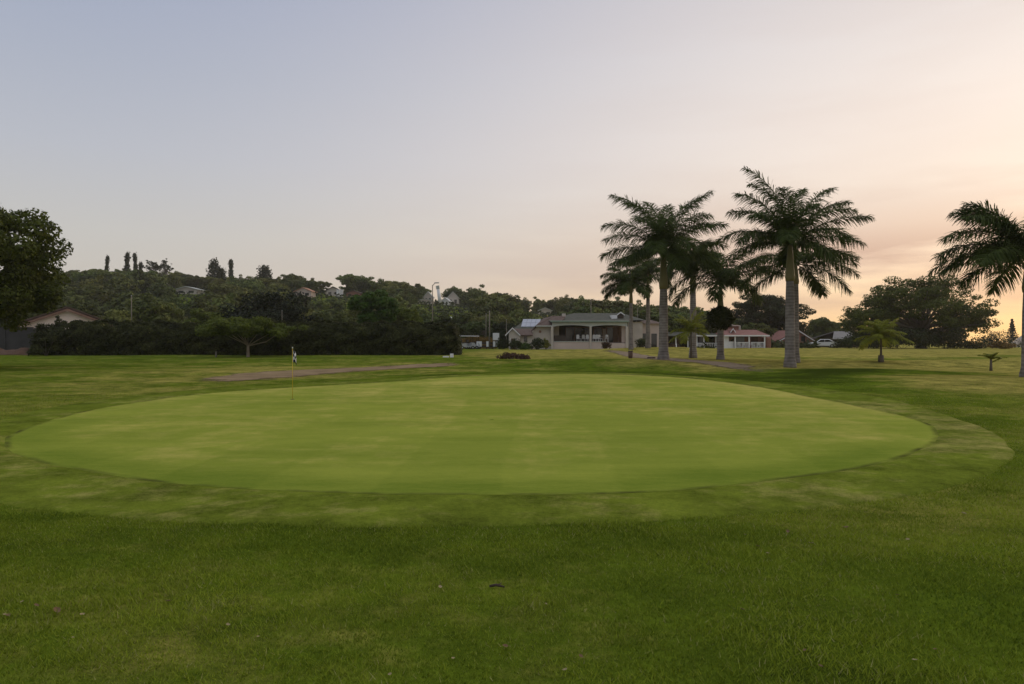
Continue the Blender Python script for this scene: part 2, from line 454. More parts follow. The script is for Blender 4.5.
def flag_mat():
    m = bpy.data.materials.new('checkered_flag')
    nt, N, L = nodes_of(m)
    out = N.new('ShaderNodeOutputMaterial'); p = N.new('ShaderNodeBsdfPrincipled'); p.inputs['Roughness'].default_value = 0.8
    L.new(p.outputs[0], out.inputs[0])
    uv = N.new('ShaderNodeUVMap'); uv.uv_map = 'UVMap'
    c = N.new('ShaderNodeTexChecker'); c.inputs['Scale'].default_value = 4
    c.inputs['Color1'].default_value = (0.72, 0.72, 0.72, 1); c.inputs['Color2'].default_value = (0.015, 0.015, 0.02, 1)
    L.new(uv.outputs[0], c.inputs['Vector']); L.new(c.outputs[0], p.inputs['Base Color'])
    return m


M['flag'] = flag_mat()

# ------------------------------------------------------------------ green outline (unprojected to the ground)
G_IN = [(5, 442), (13, 453), (30, 459), (77, 470), (130, 479), (200, 486), (342, 493), (500, 495), (620, 494), (700, 488), (780, 480), (850, 470), (900, 458),
        (930, 445), (938, 434), (930, 424), (896, 415), (850, 405), (807, 397), (767, 389), (720, 382), (684, 378), (642, 375.3), (559, 373.5), (492, 375.3), (409, 381),
        (342, 385), (284, 388), (214, 393), (140, 402), (83, 412), (33, 427), (8, 436)]
G_OUT = [(-70, 458), (-40, 480), (0, 499), (100, 512), (187, 520), (340, 523.5), (500, 522.5), (684, 517), (817, 506), (900, 495), (950, 483), (985, 470), (1000, 455),
         (998, 440), (975, 428), (950, 418), (920, 409), (867, 396), (820, 389), (767, 383), (720, 379), (684, 376), (642, 373.6), (559, 371.8), (492, 373.6), (409, 378),
         (342, 382.5), (284, 385), (214, 389), (140, 396), (60, 407), (0, 422), (-45, 440)]
GC = np.array([-0.4, 13.5])
TH = np.linspace(0, 2 * math.pi, 480, endpoint=False)


def polar(pts):
    a = np.array([hit(*p) for p in pts]) - GC
    th = np.arctan2(a[:, 1], a[:, 0]) % (2 * math.pi); r = np.hypot(a[:, 0], a[:, 1])
    o = np.argsort(th); th, r = th[o], r[o]
    th = np.concatenate([th - 2 * math.pi, th, th + 2 * math.pi]); r = np.tile(r, 3)
    v = np.interp(TH, th, r)
    k = np.ones(13) / 13
    return np.convolve(np.concatenate([v[-12:], v, v[:12]]), k, 'same')[12:-12]


R_IN = polar(G_IN)
R_OUT = np.maximum(polar(G_OUT), R_IN + 0.35)


def wobble(tab, amp, seed):
    r_ = np.random.default_rng(seed); w_ = 0
    for k_ in range(3, 60): w_ = w_ + r_.normal() / k_ ** 0.75 * np.sin(k_ * TH + r_.uniform(0, 6.28))
    return tab * (1 + amp * w_)


R_IN = wobble(R_IN, 0.0032, 1); R_OUT = wobble(R_OUT, 0.0042, 2)


def r_at(tab, x, y):
    th = np.arctan2(y - GC[1], x - GC[0]) % (2 * math.pi)
    return np.interp(th, np.append(TH, 2 * math.pi), np.append(tab, tab[0]))


def out_dist(x, y):
    """metres outside the collar's outer edge (negative inside), along the radius"""
    return np.hypot(x - GC[0], y - GC[1]) - r_at(R_OUT, x, y)


def dry_and_shade(x, y):
    d = out_dist(x, y)
    v = 0.02 + 0 * x
    wx = x + 1.6 * np.sin(y * .31 + .5) + .8 * np.sin(y * .83 + x * .2); wy = y + 1.5 * np.sin(x * .27) + .9 * np.sin(x * .61 + 1)
    d1 = ss(13.2, 17.0, wx) * ss(14, 20, wy); d2 = ss(33, 40, wy) * ss(5, 12, wx)                           # straw coloured lawn on the right
    v = v + 1.25 * np.maximum(d1, d2) - 1.3 * np.exp(-0.5 * (((wx - 16.5) / 3.8) ** 2 + ((wy - 30.5) / 2.6) ** 2)) + 0.55 * ss(44, 54, wy) * ss(-6, 0, wx)
    v = v - 1.5 * np.exp(-0.5 * ((y - 57 - 2.5 * np.sin(x * .16)) / 2.6) ** 2) * ss(12, 20, x)  # dark band painted in for the shade of the slope across the right lawn
    v = v + 0.55 * np.exp(-0.5 * (((x + 11) / 4.5) ** 2 + ((y - 22) / 5.0) ** 2))                       # worn turf left of the green
    v = v + 0.85 * np.exp(-0.5 * (((x + 12) / 6.5) ** 2 + ((y - 36) / 5.0) ** 2))
    v = v + 0.6 * np.exp(-0.5 * (((x - 3) / 9) ** 2 + ((y - 66) / 7.0) ** 2))
    v = v + 0.50 * np.exp(-0.5 * (((x - 15) / 4.5) ** 2 + ((y - 37) / 2.0) ** 2))
    v = v + 0.45 * np.exp(-0.5 * (((x - 12.5) / 1.6) ** 2 + ((y - 14.5) / 2.0) ** 2))
    v = v + 0.50 * np.exp(-0.5 * (((x + 7.5) / 2.0) ** 2 + ((y - 9.5) / 0.8) ** 2))
    v = v + 0.5 * np.exp(-0.5 * (((x + 9.5) / 4.0) ** 2 + ((y - 11.5) / 2.5) ** 2))
    v = v - 0.26 * np.exp(-0.5 * (((x + 4) / 3.5) ** 2 + ((y - 5.2) / 0.7) ** 2)) - 0.15 * np.exp(-0.5 * (((x - 6) / 3.0) ** 2 + ((y - 5.5) / 0.8) ** 2))  # darker bands across the near rough
    v = v - 0.45 * np.exp(-0.5 * (out_dist(x, y) / 1.6) ** 2) * ss(18, 30, y)
    v = v + 1.0 * np.exp(-0.5 * (((x - 15.2) / 2.0) ** 2 + ((y - 36.4) / 1.0) ** 2)) + 0.6 * np.exp(-0.5 * (((x - 9.5) / 1.5) ** 2 + ((y - 42.6) / 1.0) ** 2))
    v = v + 0.24 * np.sin(x * .55 + 1.2 * np.sin(y * .7)) * np.sin(y * 1.05 + .8 * np.sin(x * .5) + 1) + 0.35 * np.exp(-0.5 * (((x + 2.5) / 1.6) ** 2 + ((y - 3.7) / .6) ** 2)) + 0.3 * np.exp(-0.5 * (((x - 6.5) / 2.2) ** 2 + ((y - 7.2) / 1.2) ** 2))
    v = v + 0.40 * np.exp(-0.5 * (((x - 2.6) / 1.0) ** 2 + ((y - 7.35) / 0.12) ** 2))
    v = v + 0.25 * np.exp(-0.5 * (((x - 3.6) / 1.3) ** 2 + ((y - 6.1) / 0.35) ** 2))
    return v


# ------------------------------------------------------------------ ground sheet
def spaced(a0, d0, d1, b0, step, grow=1.16, mx=9.0):
    mid = list(np.arange(d0, d1 + 1e-6, step))
    lo = []; v = d0; s = step
    while v > a0: s = min(s * grow, mx); v -= s; lo.append(v)
    hi = []; v = mid[-1]; s = step
    while v < b0: s = min(s * grow, mx); v += s; hi.append(v)
    return np.array(lo[::-1] + mid + hi)


def grid_mesh(name, X, Y, Zv, attrs):
    ny, nx = X.shape
    me = bpy.data.meshes.new(name)
    V = np.stack([X, Y, Zv], -1).reshape(-1, 3)
    idx = np.arange(ny * nx).reshape(ny, nx)
    q = np.stack([idx[:-1, :-1], idx[:-1, 1:], idx[1:, 1:], idx[1:, :-1]], -1).reshape(-1, 4)
    me.vertices.add(len(V)); me.vertices.foreach_set('co', V.astype(np.float32).ravel())
    me.loops.add(q.size); me.loops.foreach_set('vertex_index', q.astype(np.int32).ravel())
    me.polygons.add(len(q))
    me.polygons.foreach_set('loop_start', np.arange(0, q.size, 4, dtype=np.int32)); me.polygons.foreach_set('loop_total', np.full(len(q), 4, dtype=np.int32))
    for k, a in attrs.items():
        at = me.attributes.new(k, 'FLOAT', 'POINT'); at.data.foreach_set('value', a.astype(np.float32).ravel())
    me.polygons.foreach_set('use_smooth', [True] * len(q))
    me.update(calc_edges=True)
    return me


gx = spaced(-450, -26, 30, 450, 0.4); gy = spaced(-60, -4, 52, 640, 0.4)
X, Y = np.meshgrid(gx, gy)
tag(link_mesh('ground', grid_mesh('ground', X, Y, tz(X, Y), {'dry': dry_and_shade(X, Y)}), M['rough']), kind='structure')


def ring_sheet(name, rin, rout, nr, zoff, mat, dryf, rimf):
    t = np.linspace(0, 1, nr)[:, None]
    rr = rin[None] * (1 - t) + rout[None] * t
    rr = np.concatenate([rr, rr[:, :1]], 1); th = np.append(TH, TH[0])
    Xs = GC[0] + rr * np.cos(th); Ys = GC[1] + rr * np.sin(th)
    Zs = tz(Xs, Ys) + zoff(t * np.ones_like(rr))
    return tag(link_mesh(name, grid_mesh(name, Xs, Ys, Zs, {'dry': dryf(Xs, Ys, t), 'rim': rimf(Xs, Ys)}), mat), kind='structure')


def green_dry(Xs, Ys, t):
    v = 0.0 + 0.42 * ss(9, 24, Ys) + 0.09 * np.sign(np.sin(Xs * 2.4 + 0.4 * np.sin(Ys * .3)))
    rim_ = r_at(R_IN, Xs, Ys) - np.hypot(Xs - GC[0], Ys - GC[1])
    v = v + 0.45 * np.exp(-0.5 * (rim_ / .9) ** 2) * ss(4, 8, Xs)
    return v - 0.55 * np.exp(-0.5 * ((R_IN.tolist()[0] * 0 + (r_at(R_IN, Xs, Ys) - np.hypot(Xs - GC[0], Ys - GC[1])) - 0.35) / 0.38) ** 2) * ss(16, 9, Ys)


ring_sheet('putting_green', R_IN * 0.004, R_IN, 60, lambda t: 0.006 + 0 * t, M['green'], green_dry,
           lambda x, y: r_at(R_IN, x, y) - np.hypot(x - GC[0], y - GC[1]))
ring_sheet('green_fringe', R_IN - 0.004, R_OUT + 0.1, 26, lambda t: 0.004 + 0.018 * np.minimum(1, t * 9) * np.minimum(1, (1 - t) * 16) - 0.008 * (t > 0.99), M['collar'],
           lambda x, y, t: -0.05 + 0.55 * np.exp(-0.5 * (((x - 9.2) / 2.6) ** 2 + ((y - 13) / 3.2) ** 2)) + 0.30 * np.exp(-0.5 * (((x + 6) / 3) ** 2 + ((y - 9.5) / 1.2) ** 2))
           + 0.2 * np.exp(-0.5 * (((x - 3.5) / 2) ** 2 + ((y - 9.2) / 0.6) ** 2)), lambda x, y: 1 + 0 * x)


def poly_sheet(name, upper, lower, zoff, mat, n=60, m=8):
    """a sheet on the ground between two pixel polylines (both listed from left to right)"""
    def res(pl):
        w = np.array([hit(*p) for p in pl]); s = np.append(0, np.cumsum(np.hypot(*np.diff(w, axis=0).T))); u = np.linspace(0, s[-1], n)
        return np.stack([np.interp(u, s, w[:, 0]), np.interp(u, s, w[:, 1])], 1)
    a, b = res(upper), res(lower)
    wob = np.convolve(RNG.normal(size=(n + 8)), np.ones(5) / 5, 'valid')[:n] * 0.18
    b = b + np.stack([0 * wob, wob], 1); a = a + np.stack([0 * wob, wob[::-1]], 1)
    t = np.linspace(0, 1, m)[:, None, None]
    g = a[None] * (1 - t) + b[None] * t
    Xs, Ys = g[..., 0], g[..., 1]
    tt = t[..., 0] * np.ones_like(Xs)
    Zs = tz(Xs, Ys) + zoff * np.minimum(1, np.minimum(tt, 1 - tt) * 30 + 0.2)
    uu = np.linspace(0, 1, n)[None] * np.ones_like(Xs)
    rim = np.minimum(np.minimum(tt, 1 - tt) * 1.6, np.minimum(uu, 1 - uu) * 4)
    return tag(link_mesh(name, grid_mesh(name, Xs, Ys, Zs, {'rim': rim}), mat), kind='structure')


poly_sheet('earth_path', [(188, 380), (234, 373), (290, 370), (342, 367.5), (409, 364), (472, 362.6)], [(190, 382.5), (245, 382), (290, 379), (342, 374), (409, 369), (455, 366), (474, 363.4)], 0.02, M['dirt'], m=14)
poly_sheet('cart_path', [(600, 349.4), (625, 351), (645, 353.4), (662, 356.5), (700, 360), (745, 363.5), (800, 366)], [(596, 350.6), (612, 353.5), (631, 358.5), (650, 361.5), (690, 364.5), (735, 371), (800, 376)], 0.02, M['tar'], m=14)

# ------------------------------------------------------------------ grass blades near the camera
def grass():
    rng = np.random.default_rng(3)
    Cs = []
    for (y0, y1, dens) in ((2.3, 6.2, 7500), (6.2, 9.0, 4600), (9.0, 13.0, 2300), (13, 20, 1000), (20, 30, 330)):
        w0 = -0.80 * y1 - 3.6; w1 = 0.80 * y1 + 3.6
        n = int((y1 - y0) * (w1 - w0) * dens)
        x = rng.uniform(w0, w1, n); y = rng.uniform(y0, y1, n)
        k = (np.abs(x) < 0.80 * y + 3.6 + 0.5 * rng.normal(size=n)) & (out_dist(x, y) > -0.02 + 0.12 * rng.normal(size=n) * (0.35 + 0.65 * (np.abs(x) > 3))) & (rng.uniform(size=n) < 1 - ss(7, 29, y))
        Cs.append(np.stack([x[k], y[k]], 1))
    C = np.concatenate(Cs); n = len(C)
    x, y = C.T
    clump = 0.5 + 0.5 * np.sin(x * 5.1 + 2 * np.sin(y * 3.7)) * np.sin(y * 6.3 + 1.7 * np.sin(x * 4.3))
    big = 0.5 + 0.5 * np.sin(x * 1.7 + 1.5 * np.sin(y * 1.3 + 1)) * np.sin(y * 2.1 + 1.2 * np.sin(x * 1.1))
    h = rng.uniform(0.010, 0.036, n) * (0.45 + 0.65 * clump + 0.35 * big)
    w = rng.uniform(0.0022, 0.0042, n) * (0.7 + 0.055 * y)
    a = rng.uniform(0, 2 * math.pi, n); tl = rng.uniform(0.2, 1.3, n) * h; b = rng.uniform(0, 2 * math.pi, n)
    base = np.stack([x, y, tz(x, y) - 0.002], 1)
    dx = np.stack([np.cos(a) * w, np.sin(a) * w, 0 * w], 1)
    tip = base + np.stack([np.cos(b) * tl, np.sin(b) * tl, h], 1)
    V = np.stack([base - dx, base + dx, tip], 1).reshape(-1, 3)
    r = np.clip(rng.uniform(0, 1, n) * 0.9 - 0.12 + 0.35 * clump * rng.uniform(0, 1, n) + 0.5 * np.clip(dry_and_shade(x, y), -0.45, 1), 0, 1)
    r = np.where(rng.uniform(size=n) < 0.045, 1.6, r)
    o = link_mesh('grass', np_mesh('grass', V, 3, {'rnd': r}), M['blade'])
    tag(o, 'short mown green grass in the foreground before the putting green', 'grass', kind='stuff')


grass()

# ------------------------------------------------------------------ trees
def clumps(rng, rad, ncl, clr, nleaf, flat=0.6, lo=0.5, zmin=-0.5, lumps=0.12):
    d = rng.normal(size=(ncl * 4, 3)); d /= np.linalg.norm(d, axis=1, keepdims=True)
    d = d[d[:, 2] > zmin][:ncl]
    r = rng.uniform(lo, 1.0, (len(d), 1)) * (1 + rng.normal(size=(len(d), 1)) * lumps)
    cc = d * r * np.array(rad)
    k = len(cc)
    sc = clr * rng.uniform(0.6, 1.35, k)
    idx = rng.choice(k, size=nleaf * k, p=sc ** 2 / (sc ** 2).sum())
    u = rng.normal(size=(len(idx), 3)); u /= np.linalg.norm(u, axis=1, keepdims=True)
    u *= rng.uniform(0.35, 1.0, (len(idx), 1)) ** 0.5
    P = cc[idx] + u * sc[idx][:, None] * np.array([1, 1, flat])
    Nn = u + np.array([0, 0, 0.55]) + rng.normal(size=u.shape) * 0.55
    return cc, P, Nn


def limb_mesh(rng, h, r, targets, base=(0, 0, 0), lean=(0, 0), fork=0.55, n=7, flare=1.5):
    mb = MB()
    b = Vector(base)
    top = b + Vector((lean[0], lean[1], h))
    mid = b.lerp(top, 0.5) + Vector((rng.normal() * r * 0.4, rng.normal() * r * 0.4, 0))
    mb.tube([b - Vector((0, 0, 0.15)), b + Vector((0, 0, 0.08 * h)), mid, top], [r * flare, r * 1.1, r * 0.92, r * 0.8], n + 3)
    for t in targets:
        t = Vector(t)
        s = b.lerp(top, fork + (1 - fork) * rng.uniform(0.3, 1.0))
        m1 = s.lerp(t, 0.45) + Vector((rng.normal() * .3, rng.normal() * .3, rng.uniform(-.2, .5))) * (t - s).length * 0.16
        m2 = s.lerp(t, 0.75) + Vector((rng.normal() * .3, rng.normal() * .3, rng.uniform(-.1, .4))) * (t - s).length * 0.12
        rr = r * rng.uniform(0.32, 0.5)
        mb.tube([s, m1, m2, t], [rr, rr * 0.7, rr * 0.45, rr * 0.15], 5)
    return mb


def make_tree(name, label, cat, loc, trunk_h, trunk_r, centre, rad, mat, bark='bark', ncl=50, clr=1.2, nleaf=150, leaf=0.14, flat=0.6, lo=0.5, zmin=-0.5,
              seed=1, nl=10, lean=(0, 0), group=None, rz=0, lumps=0.12, extra=None, fork=0.55):
    rng = np.random.default_rng(seed)
    root = thing(name, label, cat, loc, rz, group)
    cc, P, Nn = clumps(rng, rad, ncl, clr, nleaf, flat, lo, zmin, lumps)
    cc = cc + np.array(centre); P = P + np.array(centre)
    if extra is not None:
        for (ec, er, en) in extra:
            c2, P2, N2 = clumps(rng, er, en, clr, nleaf, flat, lo, zmin, lumps)
            cc = np.concatenate([cc, c2 + np.array(ec)]); P = np.concatenate([P, P2 + np.array(ec)]); Nn = np.concatenate([Nn, N2])
    k = P[:, 2] > 0.1
    P, Nn = P[k], Nn[k]
    V = leaf_cards(P, Nn, leaf, rng)
    tg = cc[rng.permutation(len(cc))[:nl]]
    limb_mesh(rng, trunk_h, trunk_r, tg, lean=lean, fork=fork).build('trunk', M[bark], root, True)
    link_mesh('crown', np_mesh('crown', V, 4, {'rnd': rng.uniform(size=len(P))}), M[mat], root)
    return root


def at_px(px, d, sink=0.0):
    x = PX(px, d)
    return (x, d, Z(x, d) - sink)


# the large tree cut by the left edge
x0, d0 = PX(-31, 38), 38.0
make_tree('broadleaf_tree', 'large dense leafy tree overhanging the grey wall and house on the left', 'tree', (x0, d0, Z(x0, d0)), 4.2, 0.42,
          (0, 0, 5.9), (4.7, 4.6, 3.1), 'leaf_left', ncl=96, clr=0.95, nleaf=330, leaf=0.11, flat=0.6, lo=0.55, zmin=-0.9, seed=5, nl=18, lumps=0.1,
          extra=[((0.2, 0.6, 7.7), (3.4, 2.6, 1.5), 34), ((1.5, 1.0, 4.4), (2.2, 2.4, 1.2), 20), ((0.2, 0.5, 3.2), (2.4, 2.4, 1.4), 24)])

# flat-topped tree before the hedge
make_tree('umbrella_tree', 'small flat-topped tree with forked pale trunk standing before the hedge', 'tree', at_px(248, 57.5), 1.0, 0.13,
          (0.1, -0.2, 2.45), (4.2, 2.2, 0.72), 'leaf_umbrella', 'pale_bark', ncl=95, clr=0.6, nleaf=150, leaf=0.10, flat=0.5, lo=0.25, zmin=-0.8, seed=8, nl=9, lumps=0.12, fork=0.8,
          extra=[((-1.4, -.3, 2.15), (2.4, 1.4, .35), 18), ((1.8, -.2, 2.2), (2.2, 1.4, .3), 14)])


# hedge
def hedge(name, label, x0, x1, y0, y1, h, loc, mat, n, leaf, seed, rz=0, hvar=0.2, cat='hedge', round_r=0.9, group=None):
    rng = np.random.default_rng(seed)
    root = thing(name, label, cat, loc, rz, group)
    Ls = x1 - x0; W = y1 - y0
    def prof(x):
        e = np.minimum(x - x0, x1 - x)
        return (h + hvar * (np.sin(x * 1.1 + seed) * .4 + np.sin(x * 2.3 + 2) * .25 + np.sin(x * .37) * .5)) * (0.62 + 0.38 * np.sqrt(np.clip(e / 3.4, 0, 1)))
    u = rng.uniform(0, Ls, n) + x0
    a = rng.uniform(0, 1, n)          # around the section: front face, top, back
    per = 2 * h + W; s = a * per
    s = np.where(rng.uniform(size=n) < 0.5, rng.uniform(0, h + W * 0.6, n), s)
    hh = prof(u)
    yy = np.where(s < h, y0, np.where(s < h + W, y0 + (s - h), y1)); zz = np.where(s < h, s / h, np.where(s < h + W, 1.0, (per - s) / h)) * hh
    ny = np.where(s < h, -1.0, np.where(s < h + W, 0.0, 1.0)); nz_ = np.where((s >= h) & (s < h + W), 1.0, 0.1)
    # rounded shoulders, bumpy face
    sh = np.clip((zz / hh - 0.6) / 0.4, 0, 1) ** 2 * round_r
    yc = (y0 + y1) / 2
    yy = yy + np.sign(yc - yy) * np.minimum(sh, np.abs(yc - yy) * 0.6)
    top = (s >= h) & (s < h + W)
    zz = zz - np.where(top, (np.abs(yy - yc) / (W / 2)) ** 3 * 0.35, 0)
    bump = 0.30 * np.sin(u * 1.9 + 1.3 * np.sin(zz * 2.1)) * np.sin(zz * 2.7 + u * 0.6) + 0.26 * np.sin(u * 4.3 + 2 * np.sin(zz * 2.3)) * np.sin(zz * 4.9 + 1.5 * np.sin(u * 2.9)) + rng.normal(size=n) * 0.11
    yy = yy + ny * bump; zz = zz + nz_ * bump * (zz > 0.4) * .55
    # the two ends
    endk = rng.uniform(size=n) < min(0.2, 1.4 * W / Ls)
    left = rng.uniform(size=n) < 0.5
    zz = np.where(endk, rng.uniform(0, 1, n) * hh * 0.95, zz); yy = np.where(endk, y0 + rng.uniform(0, 1, n) * W, yy)
    u = np.where(endk, np.where(left, x0 + rng.normal(size=n) * 0.15 + 0.5 * (zz / h) ** 2, x1 + rng.normal(size=n) * 0.15 - 0.5 * (zz / h) ** 2), u)
    P = np.stack([u, yy, np.maximum(zz, 0.02)], 1)
    Nn = np.stack([np.where(endk, np.where(left, -1, 1), 0), ny * 0.8, nz_ + 0.35], 1) + rng.normal(size=(n, 3)) * 0.6
    V = leaf_cards(P, Nn, leaf, rng)
    link_mesh('foliage', np_mesh('foliage', V, 4, {'rnd': rng.uniform(size=n)}), M[mat], root)
    mb = MB()
    xs = np.linspace(x0 + 0.4, x1 - 0.4, max(6, int(Ls / 0.8)))
    vs = []; fs = []
    for x in xs:
        k = prof(np.array([x]))[0] - 0.3
        vs += [(x, y0 + .3, -.1), (x, y0 + .35, k * .62), (x, y0 + .3 + round_r, k * .97), (x, y1 - .3 - round_r * .9, k), (x, y1 - .35, k * .62), (x, y1 - .3, -.1)]
    for i in range(len(xs) - 1):
        for j in range(5):
            fs.append((i * 6 + j, i * 6 + j + 1, (i + 1) * 6 + j + 1, (i + 1) * 6 + j))
    fs.append(tuple(range(6))); fs.append(tuple((len(xs) - 1) * 6 + j for j in range(6)))
    mb.add(vs, fs).build('stems', M['hedge_core'], root)
    return root


HD = 61.0
hl, hr = PX(33, HD), PX(456, HD)
hedge('hedge', 'long tall dark clipped hedge running behind the dirt patch', 0, hr - hl, 0, 3.2, 2.95, (hl, HD, Z(-20, HD) - 0.02), 'leaf_hedge', 115000, 0.095, 4, hvar=.14, round_r=1.1)

# trees standing between the hedge and the hill
TR = [  # name, label, px, d, top row, half width px, crown height fraction, material, seed, clr, flat
    ('round_tree', 'big dark dome-shaped tree rising behind the hedge', 273, 88, 287.5, 43, 'leaf_deep', 21),
    ('leafy_tree', 'fresh green bushy tree behind the right half of the hedge', 376, 84, 290, 24, 'leaf_bright', 22),
    ('leafy_tree', 'lighter yellowish green tree just right of the fresh green one behind the hedge', 405, 88, 306, 18, 'leaf_umbrella', 23),
    ('leafy_tree', 'low mid green tree between the dark dome tree and the fresh green tree', 335, 92, 309, 22, 'leaf_hill', 24),
    ('leafy_tree', 'green tree behind the left of the hedge beside the pink gabled house', 112, 96, 310, 24, 'leaf_hill', 25),
    ('leafy_tree', 'tall bushy tree behind the hedge left of the flat-topped tree', 152, 100, 294, 28, 'leaf_hill', 26),
    ('leafy_tree', 'yellow green tree behind the hedge directly above the flat-topped tree', 206, 96, 308, 22, 'leaf_umbrella', 27),
    ('leafy_tree', 'green tree filling the gap between left house and hillside', 78, 104, 302, 24, 'leaf_hill', 28),
    ('leafy_tree', 'green tree behind the end of the hedge and the russet shrubs', 452, 122, 311, 22, 'leaf_hill', 29),
    ('leafy_tree', 'full green tree behind the two tall poles', 492, 124, 314, 24, 'leaf_hill', 30),
    ('leafy_tree', 'dense green tree behind the small white-gabled hut', 524, 126, 310, 20, 'leaf_hill', 31),
    ('leafy_tree', 'dark shaded tree behind the white notice board', 505, 104, 322, 14, 'leaf_dark', 32),
    ('leafy_tree', 'olive green tree overhanging the low verandah building', 700, 118, 312, 26, 'leaf_hill', 33),
    ('leafy_tree', 'green tree behind the low roof left of the thick grey palm trunk', 655, 120, 316, 22, 'leaf_hill', 34),
    ('leafy_tree', 'soft green tree behind the parked white car', 822, 150, 318, 15, 'leaf_right', 35),
    ('leafy_tree', 'pale hazy tree in the gap left of the great spreading tree', 838, 170, 322, 12, 'leaf_right', 36),
    ('leafy_tree', 'green tree on far left edge behind the large leafy tree', 14, 100, 294, 30, 'leaf_hill', 37),
]
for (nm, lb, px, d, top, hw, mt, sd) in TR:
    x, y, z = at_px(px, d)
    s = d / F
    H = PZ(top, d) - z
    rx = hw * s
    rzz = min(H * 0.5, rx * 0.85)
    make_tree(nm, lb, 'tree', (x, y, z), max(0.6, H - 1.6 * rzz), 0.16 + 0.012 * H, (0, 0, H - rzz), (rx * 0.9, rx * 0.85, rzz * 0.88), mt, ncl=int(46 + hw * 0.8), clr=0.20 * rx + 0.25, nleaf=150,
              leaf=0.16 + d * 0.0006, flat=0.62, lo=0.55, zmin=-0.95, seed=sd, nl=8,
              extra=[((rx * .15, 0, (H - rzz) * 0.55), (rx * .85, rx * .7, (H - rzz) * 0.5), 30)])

# behind the red roofed pavilion: dark spreading tree
x, y, z = at_px(767, 135)
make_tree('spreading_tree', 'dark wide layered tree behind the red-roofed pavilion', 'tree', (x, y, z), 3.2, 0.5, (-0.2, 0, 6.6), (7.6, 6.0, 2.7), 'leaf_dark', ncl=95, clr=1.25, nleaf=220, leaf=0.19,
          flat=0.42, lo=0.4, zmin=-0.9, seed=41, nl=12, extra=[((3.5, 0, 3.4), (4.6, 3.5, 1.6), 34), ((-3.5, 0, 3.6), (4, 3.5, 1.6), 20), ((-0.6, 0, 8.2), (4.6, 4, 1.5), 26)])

# the great spreading tree on the right
x, y, z = at_px(921, 100)
make_tree('spreading_tree', 'great spreading tree with gaps in its crown on the far side of the right lawn', 'tree', (x, y, z), 3.0, 0.62, (0.3, 0, 5.9), (8.6, 6.5, 4.1), 'leaf_right',
          ncl=160, clr=1.2, nleaf=165, leaf=0.15, flat=0.5, lo=0.45, zmin=-0.75, seed=43, nl=34, lumps=0.14,
          extra=[((-7.8, 0, 3.9), (3.6, 3, 2.7), 46), ((6.4, 0, 3.6), (3.6, 3, 2.6), 46), ((-5.2, 0, 6.0), (3.4, 3, 2.2), 24), ((0.2, 2, 2.0), (8.5, 3, 1.5), 40), ((-5.0, -.5, 8.2), (2.3, 2, 1.0), 9), ((1.5, -.5, 9.5), (4, 2, .8), 12), ((9.3, 0, 5.4), (1.2, 1.2, .9), 6)])


# conifers / hill trees -----------------------------------------------------
def conifer(rng, h, r, tiers, mode):
    P = []; Nn = []
    for i in range(tiers):
        t = (i + 0.3) / tiers
        if mode == 'column': w = r * (0.55 + 0.45 * math.sin(t * 9) ** 2) * (1 if t < 0.85 else 0.75)
        elif mode == 'pine': w = r * (1 - t) ** 1.05 + 0.06
        else: w = r * math.sqrt(max(0.05, 1 - (t - 0.35) ** 2 / 0.5))
        nb = 7 if mode == 'pine' else 9
        for k in range(nb):
            a = 2 * math.pi * (k + rng.uniform(-.3, .3)) / nb
            m = 16
            u = rng.uniform(0.1, 1, m)
            P.append(np.stack([np.cos(a) * w * u, np.sin(a) * w * u, h * t + w * u * (0.18 if mode == 'pine' else 0.35) + rng.normal(size=m) * (0.06 if mode == 'pine' else .18) * r], 1) + rng.normal(size=(m, 3)) * 0.10 * (r if mode != 'pine' else w * .8))
            Nn.append(rng.normal(size=(m, 3)) * 0.6 + np.array([0, 0, 0.7]))
    return np.concatenate(P), np.concatenate(Nn)


